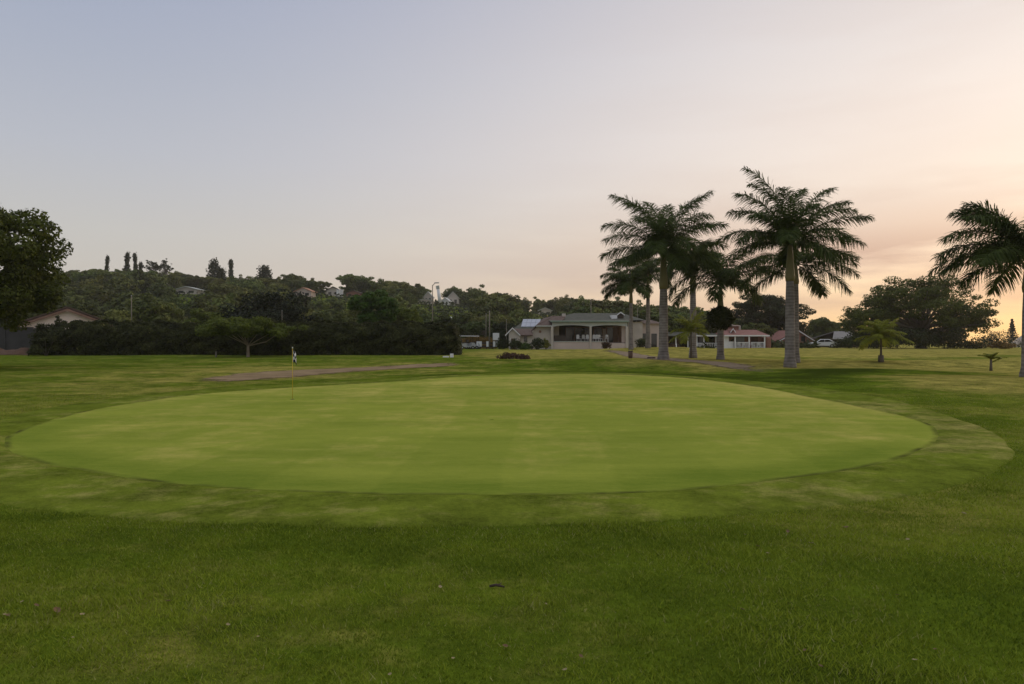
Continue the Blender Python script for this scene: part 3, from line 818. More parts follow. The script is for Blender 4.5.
def far_tree_mesh(name, seed, kind):
    rng = np.random.default_rng(seed)
    mb = MB()
    if kind in ('column', 'pine', 'cone'):
        h = {'column': 11, 'pine': 9, 'cone': 9}[kind]; r = {'column': 1.5, 'pine': 2.4, 'cone': 2.6}[kind]
        P, Nn = conifer(rng, h, r, 17 if kind != 'pine' else 12, kind)
        mb.tube([(0, 0, -1), (0, 0, h * 0.5), (0, 0, h)], [0.25, 0.18, 0.04], 6)
        leaf = 0.30; mat = 'leaf_conifer'
    elif kind == 'airy':
        cc, P, Nn = clumps(rng, (3.0, 3.0, 2.4), 42, 0.5, 26, 0.7, 0.35, -0.6); P[:, 2] += 7; cc[:, 2] += 7
        mb = limb_mesh(rng, 4.5, 0.25, cc[:30]); leaf = 0.22; mat = 'leaf_conifer'
    else:
        rad, ncl, clr, fl, hz = {'round': ((4.2, 4.2, 3.1), 60, 1.1, .65, 5.2), 'flat': ((5.6, 5.2, 1.9), 66, 1.1, .42, 6.2), 'tall': ((3.4, 3.4, 4.2), 60, 1.0, .7, 6.0)}[kind]
        cc, P, Nn = clumps(rng, rad, ncl, clr, 46, fl, 0.5, -0.85, 0.14); P[:, 2] += hz; cc[:, 2] += hz
        c2, P2, N2 = clumps(rng, (rad[0] * .8, rad[1] * .8, 2.0), 22, clr, 40, fl, .5, -.9); P2[:, 2] += hz * .42
        P = np.concatenate([P, P2]); Nn = np.concatenate([Nn, N2])
        mb = limb_mesh(rng, hz - 1, 0.3, cc[:7]); leaf = 0.34; mat = 'leaf_hill'
    V = leaf_cards(P, Nn, leaf, rng, 0.7)
    # trunk faces joined behind the leaves in the same mesh
    nv = len(V); nq = nv // 4
    me = bpy.data.meshes.new(name)
    tv = np.array(mb.v); allv = np.concatenate([V, tv])
    faces = np.arange(nv).reshape(-1, 4).tolist() + [[nv + i for i in f] for f in mb.f]
    me.from_pydata(allv.tolist(), [], faces)
    at = me.attributes.new('rnd', 'FLOAT', 'FACE'); at.data.foreach_set('value', rng.uniform(size=len(faces)).astype(np.float32))
    me.polygons.foreach_set('material_index', [0] * nq + [1] * len(mb.f))
    me.materials.append(M[mat]); me.materials.append(M['bark'])
    me.update()
    return me


FAR = {k: [far_tree_mesh(k, 100 + i * 7 + j, k) for j in range(n)] for i, (k, n) in enumerate((('round', 4), ('flat', 3), ('tall', 2), ('column', 2), ('pine', 1), ('cone', 2), ('airy', 2)))}


def far_tree(name, kind, j, x, y, s, label, group=None, cat='tree', sz=None, rz=None, tilt=0.0, z=None):
    o = bpy.data.objects.new(name, FAR[kind][j % len(FAR[kind])])
    COL.objects.link(o)
    o.location = (x, y, (Z(x, y) if z is None else z) - 0.2)
    o.scale = (s, s, sz or s)
    o.rotation_euler = (0, tilt, random.uniform(0, 6.28) if rz is None else rz)
    return tag(o, label, cat, group)


# houses on the hill: kept clear of trees
HOUSES = [  # px, py of the base, width px, label, wall, roof, height px
    (186, 294, 22, 'cream house half hidden among trees high on the hill above the flat-topped tree', 'cream', 'greytrim', 7),
    (303, 297, 17, 'house with pinkish clay roof on the hill right of the dark dome tree', 'pinkwall', 'terracotta', 9),
    (333, 296, 13, 'cream gabled house on the hillside beside two white pillars', 'cream', 'greywall', 9),
    (353, 297, 14, 'low reddish brown house under trees on the hill', 'brick', 'brownroof', 6),
    (425, 304, 14, 'low pale-roofed house on the hill left of the white mast', 'cream', 'greytrim', 5),
    (428, 297, 8, 'small cream cottage on the hill just behind the lamp pole', 'cream', 'greytrim', 5),
    (445, 305, 7, 'small bright white house at the foot of the white mast', 'white', 'white', 7),
    (453, 298, 11, 'pale-roofed house on the hill right of the white mast', 'cream', 'greytrim', 6),
    (447, 321, 7, 'tiny white outhouse low among the trees below the white mast', 'white', 'white', 4),
    (545, 312, 13, 'long pale roofed house on the hill behind the clubhouse', 'cream', 'greytrim', 4),
]
KEEP = []
for (px, py, w, lb, wall, roof, hp) in HOUSES:
    x, y = hit(px, py)
    if y > 300: y = 256.0; x = PX(px, y)
    s = y / F
    W = w * s; Hh = max(hp * s, PZ(py - hp, y) - Z(x, y) + .3); D = max(4.0, W * 0.7)
    t = thing('hillside_house', lb, 'house', (x, y, Z(x, y) - 0.3), R(random.uniform(-9, 9)), 'houses on the wooded hillside')
    hw = Hh * 0.55 + 0.3
    MB().prism([(-W / 2, 0), (W / 2, 0), (W / 2, hw), (0, Hh), (-W / 2, hw)], 0, D).build('wall', M[wall], t)
    r_ = MB()
    ov = 0.4
    k = (Hh - hw) / (W / 2)
    r_.prism([(-W / 2 - ov, hw - ov * k + .02), (0, Hh + .02), (0, Hh + .24), (-W / 2 - ov, hw - ov * k + .24)], -ov, D + ov)
    r_.prism([(0, Hh + .02), (W / 2 + ov, hw - ov * k + .02), (W / 2 + ov, hw - ov * k + .24), (0, Hh + .24)], -ov, D + ov)
    r_.build('roof', M[roof], t)
    for q in (-0.24, 0.24):
        MB().box(q * W - .12 * W, q * W + .12 * W, -0.03, 0.02, hw * .35, hw * .8).build('window', M['glass'], t)
    KEEP.append((px, py - hp, w / 2 + 2, hp * 1.0 + 1, y))
# pillars beside the white house
for q, px in enumerate((338, 341.3)):
    x, y = hit(px, 297.5)
    tag(MB().box(-.55, .55, 0, .8, -.2, 2.6, .05).box(-.7, .7, -.1, .9, 2.6, 2.8).build('pillar', M['white']),
        ['white gate pillar nearer to the white gabled hillside house', 'white gate pillar further right of the white gabled hillside house'][q], 'pillar').location = (x, y, Z(x, y))
KEEP.append((339, 292, 5, 6, 300)); 
# white mast (leaning slightly) with a wider head
y = 250.0; x = PX(440.5, y)
s = y / F
MH = (PZ(285, y) - Z(x, y)) / s / 18.0
t = thing('mast', 'tall white mast tapering upward on the hill, a box at its head', 'mast', (x, y, Z(x, y) - .3), 0, None, 0, R(-8))
MB().tube([(0, 0, 0), (0, 0, 17 * s * MH)], [2.1 * s, 1.3 * s], 12).build('shaft', M['white'], t, True)
MB().box(-1.9 * s, 1.5 * s, -1.5 * s, 1.5 * s, 15.2 * s * MH, 18.3 * s * MH, .1).build('head', M['greytrim'], t)
KEEP.append((438, 291, 3.5, 22, 400))


def skyline_tree(name, kind, j, px, base, top, label, d=268, wide=1.0, group=None, tilt=0.0):
    x = PX(px, d); z = PZ(base, d)
    native = {'column': 11.3, 'pine': 9.3, 'cone': 9.5, 'airy': 9.6, 'round': 8.6, 'flat': 8.3, 'tall': 10.2}[kind]
    zg = Z(x, d)
    H = PZ(top, d) - zg + 0.2
    sz = H / native
    far_tree(name, kind, j, x, d, sz * wide, label, group, 'tree', sz, None, tilt)


skyline_tree('column_pine', 'column', 0, 105, 272, 255.5, 'leftmost of the narrow column pines on the hill crest', 282, .5, None, R(4))
skyline_tree('column_pine', 'column', 1, 125.5, 274, 252, 'tallest dark column pine on the hill crest', 282, .62, None, R(3))
skyline_tree('column_pine', 'column', 0, 137, 272, 252.5, 'slim column pine just right of the tallest on the crest', 284, .5, None, R(6))
skyline_tree('column_pine', 'column', 1, 140.7, 272, 262, 'short column pine tucked between slim pine and airy trees', 280, .7)
skyline_tree('airy_tree', 'airy', 0, 152, 273, 259.5, 'left one of two airy see-through trees on the crest', 282, .92)
skyline_tree('airy_tree', 'airy', 1, 165, 271, 258.5, 'right one of two airy see-through trees on the crest', 286, .85)
skyline_tree('cypress', 'cone', 0, 214, 278, 260.5, 'dark double-topped conifer on the crest above the dome tree', 276, .8)
skyline_tree('cypress', 'cone', 1, 221.5, 277, 269, 'small conifer beside the double-topped one on the crest', 278, .9)
skyline_tree('cypress', 'column', 0, 231, 276, 259.5, 'flat-topped dark column cypress alone on the crest', 276, .62)
skyline_tree('cypress', 'cone', 1, 264.5, 278, 266.5, 'squat dark conifer with two tips on the crest', 274, 1.1)
skyline_tree('flat_tree', 'flat', 0, 293, 283, 274, 'low flat-topped tree on the crest above the clay-roofed house', 270, .9)
skyline_tree('umbrella_pine', 'flat', 1, 349, 289, 274.0, 'tall rounded umbrella tree on the crest above the white gabled house', 262, .85)
skyline_tree('umbrella_pine', 'flat', 2, 366, 290, 280, 'broad tree on the crest just right of the tall umbrella tree', 262, .9)
skyline_tree('umbrella_pine', 'flat', 0, 396, 291, 281.5, 'wide flat-crowned tree on the crest behind the fresh green tree', 258, 1.0)
skyline_tree('palm_like_tree', 'airy', 0, 480, 297, 290.5, 'small spiky tree poking above the crest right of the mast', 270, .35)
skyline_tree('palm_like_tree', 'airy', 1, 563, 303, 297, 'thin spiky treetop above the crest left of the clubhouse roof pole', 275, .3)
skyline_tree('palm_like_tree', 'airy', 0, 617, 306, 297.5, 'thin spiky treetop above the crest beside the slim palms', 275, .4)

# wood on the hill: individual crowns, those hidden behind others are left out
cov = np.zeros((684, 1024), bool)
cand = []
rng = np.random.default_rng(77)
tries = 0
pos = []
while len(pos) < 560 and tries < 20000:
    tries += 1
    y = rng.uniform(112, 300); px = rng.uniform(40, 790); x = PX(px, y)
    if x > 60 and rng.uniform() < .3: continue
    if all((x - a) ** 2 + (y - b) ** 2 > 5.6 ** 2 for a, b in pos): pos.append((x, y))
pos.sort(key=lambda p: p[1])
kinds = ['round', 'round', 'flat', 'tall', 'round', 'flat']
yy, xx = np.mgrid[0:684, 0:1024]
nfar = 0
HG = 'trees of the wooded hillside'
for (x, y) in pos:
    k = kinds[rng.integers(len(kinds))]; s = rng.uniform(0.6, 1.12) * (0.8 if y < 150 else 1)
    w = {'round': 4.9, 'flat': 6.2, 'tall': 4.0}[k] * s; h = {'round': 8.6, 'flat': 8.3, 'tall': 10.2}[k] * s
    z = Z(x, y)
    px = 512 + F * x / y; pyt = 342 - F * (z + h - EYE) / y; pyb = 342 - F * (z + 0.4 - EYE) / y; pw = F * w / y
    limit = np.interp(px, [0, 70, 150, 200, 260, 330, 360, 400, 450, 500, 540, 600, 640, 700, 800], [272, 270, 270, 276, 278, 277, 273, 281, 284, 292, 297, 299, 303, 309, 326])
    lim = limit + rng.uniform(-2.5, 4) * (1 if px < 640 else 0.6)
    if pyt < lim:
        f_ = (pyb - lim) / (pyb - pyt)
        if f_ < 0.42: continue
        s *= f_; pw *= f_; pyt = lim
    if any(abs(px - a) < pw * .85 + hw_ and pyt < b + hh_ * .55 and pyb > b and y < d_ + 3 for (a, b, hw_, hh_, d_) in KEEP): continue
    el = ((xx - px) / max(pw, 1)) ** 2 + ((yy - (pyt + pyb) / 2) / max((pyb - pyt) / 2, 1)) ** 2 < 1
    a = el.sum()
    if a == 0: continue
    if y > 130 and (el & ~cov & (yy < 322)).sum() < 0.06 * a + 4: continue
    cov |= ((xx - px) / max(pw * .9, 1)) ** 2 + ((yy - (pyt + pyb) / 2) / max((pyb - pyt) / 2 * .9, 1)) ** 2 < 1
    zone = 'left of the dark dome tree' if px < 240 else ('above the right half of the hedge' if px < 440 else 'behind the clubhouse')
    form = {'round': 'rounded', 'flat': 'broad flat-crowned', 'tall': 'tall oval'}[k]
    far_tree('hillside_tree', k, int(rng.integers(4)), x, y, s, f'{form} tree among many on the wooded hill {zone}', HG + ' ' + zone + ', ' + form)
    nfar += 1
print('hill trees', nfar, 'of', len(pos))


def undergrowth():
    rng = np.random.default_rng(9)
    n = 60000
    y = rng.uniform(108, 300, n); x = rng.uniform(-0.85, 0.45, n) * y
    k = np.ones(n, bool)
    for (px, py, hw_, hh_, d_) in KEEP:
        k &= ~((np.abs(512 + F * x / y - px) < hw_ + 1) & (y < d_ + 6) & (y > d_ - 4))
    x, y = x[k], y[k]
    n = len(x)
    z = tz(x, y) + rng.uniform(0.0, 1.9, n) * (0.6 + 0.4 * np.sin(x * .5) * np.sin(y * .4))
    V = leaf_cards(np.stack([x, y, z], 1), rng.normal(size=(n, 3)) * .7 + np.array([0, -.3, .6]), 0.42, rng, .7)
    tag(link_mesh('undergrowth', np_mesh('undergrowth', V, 4, {'rnd': rng.uniform(size=n)}), M['leaf_under']), 'dense green undergrowth covering the hill between the trees', 'undergrowth', kind='stuff')


undergrowth()

# far right: norfolk pine, bushes
x, y, z = at_px(1012, 190)
far_tree('norfolk_pine', 'pine', 0, x, y, 0.85, 'small tiered pine against the orange sky at the right edge', None, 'tree', (PZ(317, 190) - z) / 9.3)


def bush(name, label, px, d, w, h, mat, seed, leaf=0.09, cat='shrub', group=None, n=60, base_py=None, depth=None):
    x, y, z = at_px(px, d)
    rng = np.random.default_rng(seed)
    root = thing(name, label, cat, (x, y, z), 0, group)
    c, P, Nn = clumps(rng, (w / 2, (depth or w) / 2, h * 0.62), 26, 0.20 * min(w, h * 2) + 0.05, n, .75, .4, -.45, .1)
    P[:, 2] += h * 0.36; k = P[:, 2] > 0.02; P = P[k]; Nn = Nn[k]
    link_mesh('foliage', np_mesh('foliage', leaf_cards(P, Nn, leaf, rng, .6), 4, {'rnd': rng.uniform(size=len(P))}), M[mat], root)
    mb = MB()
    for q in range(6):
        a = q * 1.05
        mb.tube([(0.05 * math.cos(a), 0.05 * math.sin(a), -.05), (w * .14 * math.cos(a), w * .14 * math.sin(a), h * .3), (w * .3 * math.cos(a), w * .3 * math.sin(a), h * .62)], [.03, .022, .01], 5)
    mb.build('stem', M['bark'], root)
    return root


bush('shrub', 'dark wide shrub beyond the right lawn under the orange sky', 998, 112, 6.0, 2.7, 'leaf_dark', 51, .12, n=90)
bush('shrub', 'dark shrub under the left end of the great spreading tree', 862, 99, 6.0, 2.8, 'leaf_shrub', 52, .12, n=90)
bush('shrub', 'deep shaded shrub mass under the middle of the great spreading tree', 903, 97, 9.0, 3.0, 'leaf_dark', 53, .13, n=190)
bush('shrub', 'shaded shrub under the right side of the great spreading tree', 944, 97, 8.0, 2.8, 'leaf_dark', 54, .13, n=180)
bush('grass_clump', 'left one of two rounded russet grass clumps at the far lawn edge', 972, 98, 3.0, 0.95, 'leaf_brown', 55, .09, 'ornamental grass', n=90)
bush('grass_clump', 'right one of two rounded russet grass clumps at the far lawn edge', 1001, 98, 3.2, 0.95, 'leaf_brown', 56, .09, 'ornamental grass', n=90)
bush('shrub', 'low dark shrub heap before the grey shed left of the great tree', 846, 106, 3.6, 1.5, 'leaf_dark', 57, .1, n=80)
bush('shrub', 'dry brown low bush on the rise behind the putting green', 511, 52, 2.3, 0.42, 'leaf_red', 58, .06, n=60)
bush('shrub', 'golden upright shrub beside the white pillar of the clubhouse', 546, 86, 0.9, 1.55, 'leaf_gold', 59, .07, n=50)
bush('shrub', 'leafy shrub against the hut wall under the small white gable', 515, 85, 1.8, 1.3, 'leaf_shrub', 60, .08, n=60)
bush('shrub', 'dark shrub between hut and clubhouse wall', 537, 84, 1.7, 1.7, 'leaf_shrub', 61, .08, n=70)
bush('shrub', 'low grey green shrub in front of the cream hut side wall', 525.5, 85, 1.5, 0.9, 'leaf_bright', 62, .08, n=50)
bush('shrub', 'small reddish shrub at the right end of the verandah wall', 606, 87, 1.1, 0.95, 'leaf_red', 63, .08, n=50)
bush('shrub', 'round dark shrub between the two slim palms before the pinkish wall', 642, 82, 1.6, 1.2, 'leaf_shrub', 64, .08, n=60)
bush('shrub', 'low reddish planting along the wall right of the thick palm trunk', 673, 92, 3.6, 0.55, 'leaf_red', 65, .07, n=60, depth=1.2)
bush('shrub', 'low planting before the white lattice of the verandah', 706, 100, 3.5, 0.4, 'leaf_shrub', 66, .07, n=50, depth=1.0)
bush('shrub', 'tall narrow dark shrub beside the hut at the notice board', 503, 90, 1.7, 1.7, 'leaf_shrub', 67, .08, n=60)
bush('shrub', 'fallen reddish brush heap left of the clubhouse lawn rise', 524, 51, 1.0, 0.3, 'leaf_red', 68, .05, n=40)
bush('shrub', 'low shrub before the brick gable behind the twin palm trunks', 806, 104, 3.2, 0.8, 'leaf_shrub', 69, .08, n=60)
hedge('russet_hedge', 'russet brown hedge behind the golf carts', 0, 5.6, 0, 1.2, 1.75, (PX(455, 98), 98, Z(-8, 98) - .05), 'leaf_brown', 9000, 0.11, 14, hvar=.15, round_r=.3)


# ------------------------------------------------------------------ palms
def frond_mesh(rng, e0, L, droop, az, nleaf=64, ll=0.62, lw=0.028, plume=0.9, origin=(0, 0, 0), hang=0.5):
    """one arching feather leaf: rachis plus leaflets"""
    n = 22
    t = np.linspace(0, 1, n)
    e = e0 - droop * t ** 1.25
    ds = L / (n - 1)
    hx = np.concatenate([[0], np.cumsum(np.cos(e[:-1]) * ds)]); hz = np.concatenate([[0], np.cumsum(np.sin(e[:-1]) * ds)])
    wob = rng.normal() * 0.10
    ca, sa = math.cos(az), math.sin(az)
    P = np.stack([hx * ca - sa * wob * t ** 2 * L, hx * sa + ca * wob * t ** 2 * L, hz], 1) + np.array(origin)
    mb = MB()
    mb.tube([tuple(p) for p in P], list(np.interp(t, [0, .12, 1], [.05, .030, .006])), 5)
    lv = []
    tt = np.linspace(0.10, 0.985, nleaf)
    for s in tt:
        for side in (-1, 1):
            i = s * (n - 1); i0 = min(int(i), n - 2); f = i - i0
            p = P[i0] * (1 - f) + P[i0 + 1] * f
            tg = P[i0 + 1] - P[i0]; tg = tg / np.linalg.norm(tg)
            sd = np.cross(tg, [0, 0, 1.0]); sd = sd / (np.linalg.norm(sd) + 1e-6)
            nr = np.cross(sd, tg)
            roll = rng.uniform(-plume, plume * 0.8)
            prof = math.sin(min(1, s * 1.6 + .25) * math.pi / 2) * (1 - max(0, s - .72) / .28 * .62)
            l = ll * prof * rng.uniform(.8, 1.15)
            d = side * sd * math.cos(roll) + nr * math.sin(roll) + tg * (0.45 + 0.5 * s)
            d = d / np.linalg.norm(d)
            wv = np.cross(d, nr + 0.4 * rng.normal(size=3)); wv = wv / (np.linalg.norm(wv) + 1e-6) * lw * rng.uniform(.8, 1.2)
            g = np.array([0, 0, -1.0])
            m1 = p + d * l * .5 + g * l * .10 * hang; m2 = p + d * l * .9 + g * l * .55 * hang
            lv += [p - wv * .6, p + wv * .6, m1 + wv, m1 - wv, m1 - wv, m1 + wv, m2 + wv * .25, m2 - wv * .25]
    return mb, np.array(lv)


def frond(rng, parent, mat, label=None, **k):
    mb, lv = frond_mesh(rng, **k)
    nv = len(lv)
    faces = np.arange(nv).reshape(-1, 4).tolist() + [[nv + i for i in f] for f in mb.f]
    me = bpy.data.meshes.new('frond')
    me.from_pydata(lv.tolist() + [tuple(v) for v in mb.v], [], faces)
    r = np.repeat(rng.uniform(size=nv // 8), 2)
    at = me.attributes.new('rnd', 'FLOAT', 'FACE'); at.data.foreach_set('value', np.concatenate([r, np.full(len(mb.f), .95)]).astype(np.float32))
    me.update()
    o = link_mesh('frond', me, M[mat], parent)
    if label: o['label'] = label
    return o


def palm(label, loc, trunk_top, shaft_top, r, fronds, seed, group='royal palms by the clubhouse', nleaf=160, ll=0.84, flare=1.35, lean=0.0, spear=1.6, lw=0.021):
    rng = np.random.default_rng(seed)
    t = thing('royal_palm', label, 'palm tree', loc, 0, group)
    h = trunk_top
    zs = np.linspace(-0.15, h, 14)
    rr = [r * np.interp(z / h, [0, .04, .12, .45, .75, 1], [flare * 1.05, flare, 1.08, 1.0, .95, .80]) for z in zs]
    MB().tube([(lean * (z / h) ** 2, 0, z) for z in zs], rr, 18).build('trunk', M['palm_bark'], t, True)
    s0 = h - .01; s1 = shaft_top
    zc = np.linspace(s0, s1, 9)
    rc = [r * np.interp(q, [0, .12, .35, 1], [.92, 1.02, .85, .42]) for q in np.linspace(0, 1, 9)]
    MB().tube([(lean, 0, z) for z in zc], rc, 16).build('crownshaft', M['shaft'], t, True)
    MB().tube([(lean, 0, s1 - .2), (lean + .05, .02, s1 + spear * .6), (lean + .16, .04, s1 + spear)], [.06, .04, .008], 6).build('spear_leaf', M['frond_young'], t, True)
    for (az, e0, L, dr) in fronds:
        frond(rng, t, 'frond', az=R(az), e0=R(e0), L=L, droop=R(dr), origin=(lean + .05 * math.cos(R(az)), .05 * math.sin(R(az)), s1 - .12 + .1 * (e0 / 90)), nleaf=nleaf, ll=ll, lw=lw)
    return t


def rand_fronds(seed, n, L, emin=-5, emax=75, dr=(55, 90)):
    rng = np.random.default_rng(seed)
    out = []
    for i in range(n):
        u = (i + .5) / n
        out.append((i * 137.5 + rng.uniform(-14, 14), emin + (emax - emin) * (1 - u) ** 0.9 + rng.normal() * 5, L * rng.uniform(.85, 1.08), rng.uniform(*dr)))
    return out


def palm_at(label, px, d, trunk_py, crown_py, r, fronds, seed, **k):
    x, y, z = at_px(px, d)
    print('palm', label[:30], 'base row', round(342 + F * (EYE - z) / d, 1))
    return palm(label, (x, y, z), PZ(trunk_py, d) - z, PZ(crown_py, d) - z, r, fronds, seed, **k)


# az 0 = to the right in the picture, 180 = to the left, 270 = towards the camera
P_FRONT = [(176, 60, 4.0, 78), (170, 35, 4.0, 72), (188, 12, 3.7, 62), (165, 87, 5.05, 62), (150, 88, 4.4, 70), (250, 75, 4.0, 80), (320, 60, 3.8, 85), (215, 55, 3.8, 85), (60, 86, 4.2, 70), (5, 60, 4.4, 62), (-8, 40, 4.3, 52), (10, 22, 4.3, 50), (-4, 2, 3.7, 45), (12, 74, 4.5, 62), (182, 70, 4.3, 72),
           (80, 60, 3.6, 70), (100, 35, 3.6, 70), (270, 62, 3.4, 80), (250, 30, 3.5, 80), (300, 35, 3.5, 85), (285, 5, 3.2, 60), (70, 10, 3.4, 60), (200, 30, 3.7, 75)]
palm_at('tall thick-trunked palm standing in front of its twin right of the others', 790, 36.6, 281, 243, .245, P_FRONT, 1)
palm_at('palm half hidden directly behind the thick-trunked palm right of the others', 795.5, 41.0, 284, 262, .20,
        [(178, 20, 3.8, 62), (185, 2, 3.6, 55), (0, 30, 3.9, 60), (8, 12, 4.0, 52), (-6, -6, 3.6, 60), (60, 40, 3.5, 70), (120, 35, 3.5, 70), (300, 30, 3.2, 80), (240, 30, 3.2, 80), (90, 65, 3.4, 50), (20, -20, 3.0, 40), (160, -18, 3.0, 40)], 2)
P_MAIN = [(174, 76, 5.0, 74), (183, 38, 4.1, 72), (172, 16, 4.0, 50), (190, 0, 3.8, 40), (165, 84, 4.4, 75), (225, 60, 4.0, 85), (315, 65, 4.0, 85), (3, 70, 5.0, 46), (178, 54, 4.4, 75), (12, 80, 4.6, 66), (110, 86, 4.3, 70), (-6, 44, 4.3, 52), (6, 22, 4.2, 42), (-10, 5, 3.6, 50), (60, 80, 3.8, 50),
          (90, 50, 3.5, 75), (120, 25, 3.5, 75), (265, 60, 3.6, 85), (240, 25, 3.6, 80), (290, 28, 3.6, 80), (275, 0, 3.2, 60), (40, 5, 3.4, 55), (215, 10, 3.5, 70), (320, 50, 3.8, 75)]
palm_at('tallest palm of the left cluster with the thickest grey trunk', 663.5, 43.0, 289, 249, .28, P_MAIN, 3, ll=.98)
palm_at('slim leftmost palm of the cluster beside the verandah end', 631, 70, 303, 283, .20, [(180, 12, 3.2, 65), (190, 32, 3.3, 75), (170, -10, 3.0, 45), (175, 48, 3.4, 80)] + rand_fronds(4, 11, 3.2, -5, 70, (60, 90)), 4, lw=.026)
palm_at('slim second palm from the left of the cluster, dark fruit ball beside its trunk', 648, 72, 298, 273, .23, rand_fronds(5, 15, 3.6, -5, 75, (60, 95)) + [(182, 28, 3.6, 80), (178, 8, 3.5, 60)], 5, lw=.026)
palm_at('palm of the cluster with crown drooping behind the thin-stemmed one', 693, 54, 286, 259, .25, rand_fronds(6, 12, 2.5, 0, 70, (80, 110)) + [(200, 20, 3.4, 130), (182, 5, 3.2, 110)], 6, lw=.024)
palm_at('palm with long drooping fronds and a ball of ferns around its trunk', 720.5, 44.5, 310, 283, .205,
        [(178, 50, 4.4, 125), (186, 34, 4.2, 120), (170, 16, 3.6, 100), (2, 36, 4.4, 66), (-5, 60, 3.6, 110), (12, 8, 3.2, 75), (100, 70, 3.0, 90), (60, 45, 2.9, 95), (270, 55, 2.6, 110), (250, 20, 3.0, 110), (300, 25, 2.8, 100), (200, 66, 3.6, 120), (340, 78, 3.0, 75), (90, 84, 2.6, 60)], 7)
palm_at('palm cut by the right edge of the photograph', 1029, 27.6, 292, 252, .24,
        [(178, 62, 3.4, 70), (186, 40, 3.7, 72), (172, 25, 3.6, 62), (182, 12, 3.4, 58), (160, 70, 3.2, 60), (200, 15, 3.2, 60), (175, -6, 2.8, 45)] + rand_fronds(8, 12, 3.4, 0, 78, (55, 90)), 8, group='royal palms by the clubhouse')


# clumps on the palms
def fern_ball(name, label, cat, px, py, d, r, seed, mat='frond_dry'):
    rng = np.random.default_rng(seed)
    x = PX(px, d); z = PZ(py, d)
    n = 1500
    u = rng.normal(size=(n, 3)); u /= np.linalg.norm(u, axis=1, keepdims=True)
    P = u * r * rng.uniform(.55, 1.0, (n, 1)) * np.array([1.0, 1.0, .85]) 
    V = leaf_cards(P, u + rng.normal(size=(n, 3)) * .7, .16 * r / .6, rng, .3)
    o = link_mesh(name, np_mesh(name, V, 4, {'rnd': rng.uniform(size=n)}), M[mat])
    o.location = (x, d, z)
    return tag(o, label, cat)


fern_ball('fern_clump', 'dark round ball of ferns growing around a grey palm trunk', 'fern', 720.5, 318, 44.5, .88, 71, 'leaf_dark')
fern_ball('fruit_bunch', 'small dark fruit bunch hanging between the slim palms', 'fruit', 640, 289.5, 71, .42, 72)


def young_palm(label, px, d, H, stem, seed, nf, L, guard=False, thin=.06, lean=0.0, e=(20, 75), mat='frond_young', dr=(60, 105)):
    rng = np.random.default_rng(seed)
    x, y, z = at_px(px, d)
    print('young', px, 'base row', round(342 + F * (EYE - z) / d, 1))
    t = thing('young_palm', label, 'palm tree', (x, y, z), 0, 'young palms on the lawn')
    MB().tube([(0, 0, -.05), (lean * .4, 0, stem * .5), (lean, 0, stem)], [thin * 1.3, thin, thin * .8], 9).build('trunk', M['bark'], t, True)
    if guard: MB().tube([(0, 0, -.03), (0, 0, .42)], [.17, .15], 12).build('trunk_guard', M['bark'], t, True)
    for i in range(nf):
        u = (i + .5) / nf
        frond(rng, t, mat, az=R(i * 137.5 + 20), e0=R(e[1] + (e[0] - e[1]) * u + rng.normal() * 6), L=L * rng.uniform(.8, 1.1), droop=R(rng.uniform(*dr)), origin=(lean, 0, stem - .03), nleaf=44, ll=.40 * L / 1.4, lw=.022, plume=.35)
    return t


young_palm('young bright green palm with a grey guard round its stem on the right lawn', 881, 41.5, 2.9, 1.5, 81, 20, 1.6, True, e=(-5, 94), dr=(35, 85))
young_palm('young green palm growing between the thick palm trunk and the fern-ringed palm', 691, 49, 3.1, 1.95, 82, 15, 1.8, e=(-5, 94), dr=(45, 90))
st = young_palm('stunted little palm with one leaf leaning sideways on the right lawn', 991, 36.0, 1.4, .62, 83, 7, .62, False, .06, e=(40, 92))
rg = np.random.default_rng(5)
frond(rg, st, 'frond_young', az=R(0), e0=R(30), L=.95, droop=R(25), origin=(0, 0, .42), nleaf=22, ll=.14, lw=.016, plume=.3)

# ------------------------------------------------------------------ flag on the green
fx, fy = hit(292.5, 399.5)
t = thing('golf_flag', 'yellow golf flagstick with a limp black and white checkered flag', 'golf flag', (fx, fy, Z(fx, fy)))
top = PZ(348, fy) - Z(fx, fy)
MB().tube([(0, 0, -.05), (0, 0, top)], .0065, 10).build('flagstick', M['yellow'], t, True)
MB().tube([(0, 0, .005), (0, 0, .012)], .054, 20).build('hole', M['black'], t)
MB().tube([(0, 0, top - .01), (0, 0, top + .02), (0, 0, top + .03)], [.014, .016, .005], 10).build('knob', M['white'], t, True)
nu, nv_ = 15, 12
vs = []; fs = []; uvs = []
for j in range(nv_):
    for i in range(nu):
        u = i / (nu - 1); v = j / (nv_ - 1)
        drop = 0.33
        x = .008 + .12 * u * (0.6 + .4 * v) + .012 * math.sin(u * 9 + v * 3)
        y = .045 * math.sin(u * 10 + v * 2.2) * (0.35 + u * .65)
        z = top - .02 - .31 * v - .12 * u - .02 * math.sin(u * 7)
        if v < .3: x -= .02 * (0.3 - v)
        vs.append((x, y, z)); uvs.append((u, v))
for j in range(nv_ - 1):
    for i in range(nu - 1):
        fs.append((j * nu + i, j * nu + i + 1, (j + 1) * nu + i + 1, (j + 1) * nu + i))
me = bpy.data.meshes.new('flag'); me.from_pydata(vs, [], fs)
ul = me.uv_layers.new(name='UVMap')
for lp in me.loops: ul.data[lp.index].uv = uvs[lp.vertex_index]
fl = link_mesh('flag', me, M['flag'], t, True)
sm = fl.modifiers.new('thickness', 'SOLIDIFY'); sm.thickness = .003

